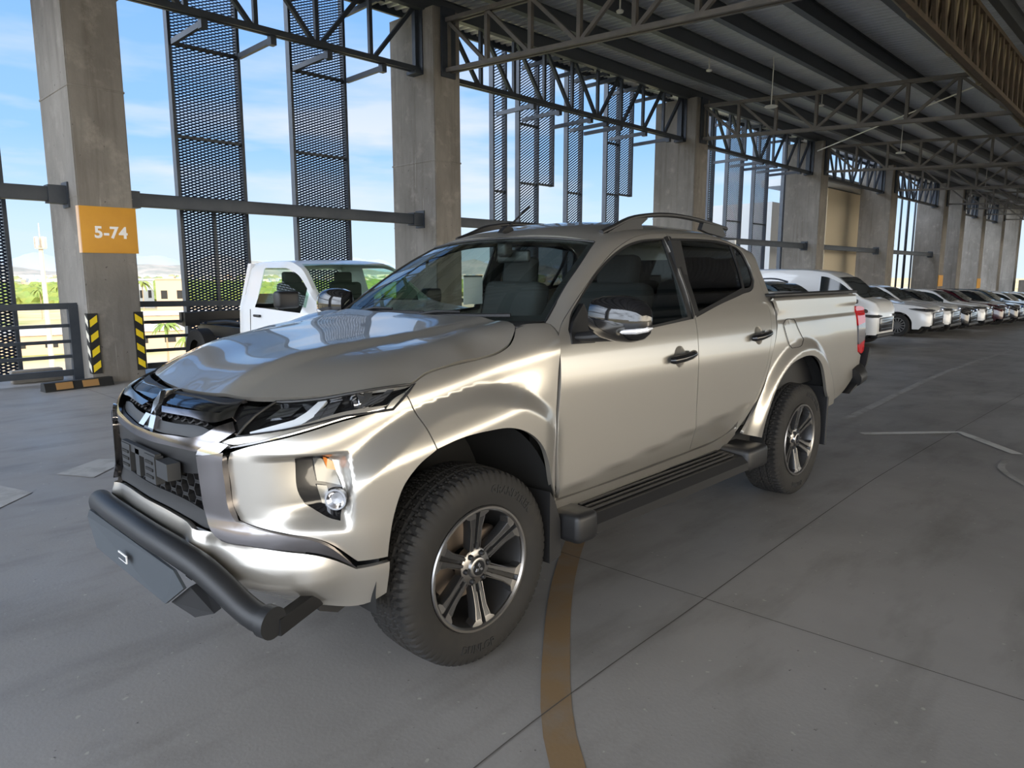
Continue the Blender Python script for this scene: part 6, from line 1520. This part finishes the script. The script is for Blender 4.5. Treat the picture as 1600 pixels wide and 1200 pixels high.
def park(name, cat, label, x, ynose, spec, paint, sc=1.0, **k):
    o = car(name, cat, label, (x, ynose, zf(x)), H, spec, paint, **k); o.scale = (sc, sc, sc); return o
# white single-cab chassis truck (its own thing: cab + bare frame)
PUPG = dict(PUP)
glass('cab_glass', (.62, .78, .68), .02, 1.5)
wt = car('chassis_truck', 'pickup truck', 'white single-cab truck with a bare black chassis frame parked behind the silver hood', (3.27, 2.98, 0), H, PUPG, 'white_paint', 'cab_glass', group=None)
for y in (-.38, .38):
    mb = MB(); mb.box((2.25, y, .85), (.5, .5, .15), bev=.05); mb.box((2.62, y, 1.12), (.13, .46, .55), bev=.05); mb.box((2.68, y, 1.44), (.09, .25, .18), bev=.03); mb.build('seat', 'seat_fabric', wt)
mb = MB(); mb.box((1.5, 0, 1.02), (.4, 1.5, .16), bev=.04); mb.build('dashboard', 'black_plastic', wt)
mb = MB()
for s in (-1, 1): mb.bar((3.12, s*.80, 1.08), (3.12, s*.66, 1.62), .08, .12, (0, 1, 0))
mb.bar((3.12, -.64, 1.60), (3.12, .64, 1.60), .08, .08); mb.build('rear_window_frame', 'white_paint', wt, None)
mb = MB(); mb.box((3.12, 0, 1.09), (.03, 1.55, .05)); mb.build('rear_window_sill', 'black_satin', wt, None)
fr = MB()
for s in (-1, 1): fr.box((4.2, s*.42, .66), (2.6, .07, .16)); 
for xx in (3.2, 3.8, 4.4, 5.0, 5.4): fr.box((xx, 0, .66), (.07, .84, .12))
fr.box((5.46, 0, .86), (.09, 1.45, .13)); fr.box((5.38, -.6, .82), (.12, .22, .2)); fr.box((5.38, .6, .82), (.12, .22, .2)); fr.build('chassis_frame', 'black_satin', wt, None)
fr = MB(); fr.tube([(3.4, -.3, .78), (4.2, -.5, .80), (4.9, -.42, .76), (5.3, -.45, .78)], .03, 8); fr.tube([(3.4, .3, .78), (4.4, .5, .82), (5.2, .42, .76)], .025, 8); fr.box((4.0, -.55, .72), (.5, .3, .22), bev=.03); fr.build('fuel_tank', 'black_plastic', wt)
for s in (-1, 1):
    w = empty('wheel', (4.7, s*.74, .36)); w.parent = wt; t = MB(); t.lathe([(.2, -.10), (.33, -.108), (.36, -.085), (.36, .085), (.33, .108), (.2, .10)], n=36); t.build('tire', 'rubber', w); t = MB(); t.lathe([(0, 0), (.21, 0)], n=24); t.build('rim', 'rim_dark', w)
    fr = MB(); fr.tube([(4.0, s*.55, .62), (4.7, s*.55, .5), (5.4, s*.55, .62)], .03, 8, flat=1.5); fr.build('leaf_spring', 'black_satin', wt)
park('estate_car', 'car', 'blue-grey car with roof rails, just above the pickup bed before the white van', 15.4, 2.95, dict(HATCH, rails=(1.75, 3.6), top=[(0, .70), (.06, .84), (.3, .92), (.85, 1.02), (1.0, 1.06), (1.55, 1.43), (1.85, 1.51), (3.5, 1.50), (3.95, 1.38), (4.15, 1.1), (4.2, .85)], side=[(1.35, 2.4), (2.5, 3.5)], screens=[(.98, 1.60, 'windshield'), (3.9, 4.1, 'rear_window')], mirror=(1.3, 1.02)), 'blue_grey_paint', 1.06)
park('panel_van', 'van', 'white high-roof panel van parked beyond the pickup bed', 18.3, 3.12, VAN, 'white_paint', .88)
G_ = 'vehicles parked along the column row'
park('suv', 'car', 'large white SUV with amber lamps and many-spoked wheels parked right of the van', 24.1, 3.3, SUV, 'white_paint')
park('suv', 'car', 'second large white SUV standing directly behind the first, right of it', 26.4, 3.3, dict(SUV, spokes=10), 'white_paint')
park('suv', 'car', 'black car parked between the white SUVs and the small white crossover', 28.8, 3.25, dict(SUV, spokes=8), 'black_paint', .93)
park('crossover', 'car', 'small white crossover with black cladding left of the dark red car', 32.2, 3.4, HATCH, 'white_paint')
park('suv', 'car', 'dark red car parked right of the small white crossover', 35.8, 3.4, SUV, 'maroon_paint', .97)
park('hatchback', 'car', 'black hatchback parked right of the dark red car', 38.6, 3.3, HATCH, 'black_paint')
park('suv', 'car', 'silver-blue SUV near the right edge of the view', 41.6, 3.2, SUV, 'blue_grey_paint')
park('crossover', 'car', 'far white crossover at the right edge of the view, nearest of the last two', 45.0, 3.2, HATCH, 'white_paint')
park('hatchback', 'car', 'farthest white hatchback at the right edge of the view', 48.6, 3.0, HATCH, 'white_paint')
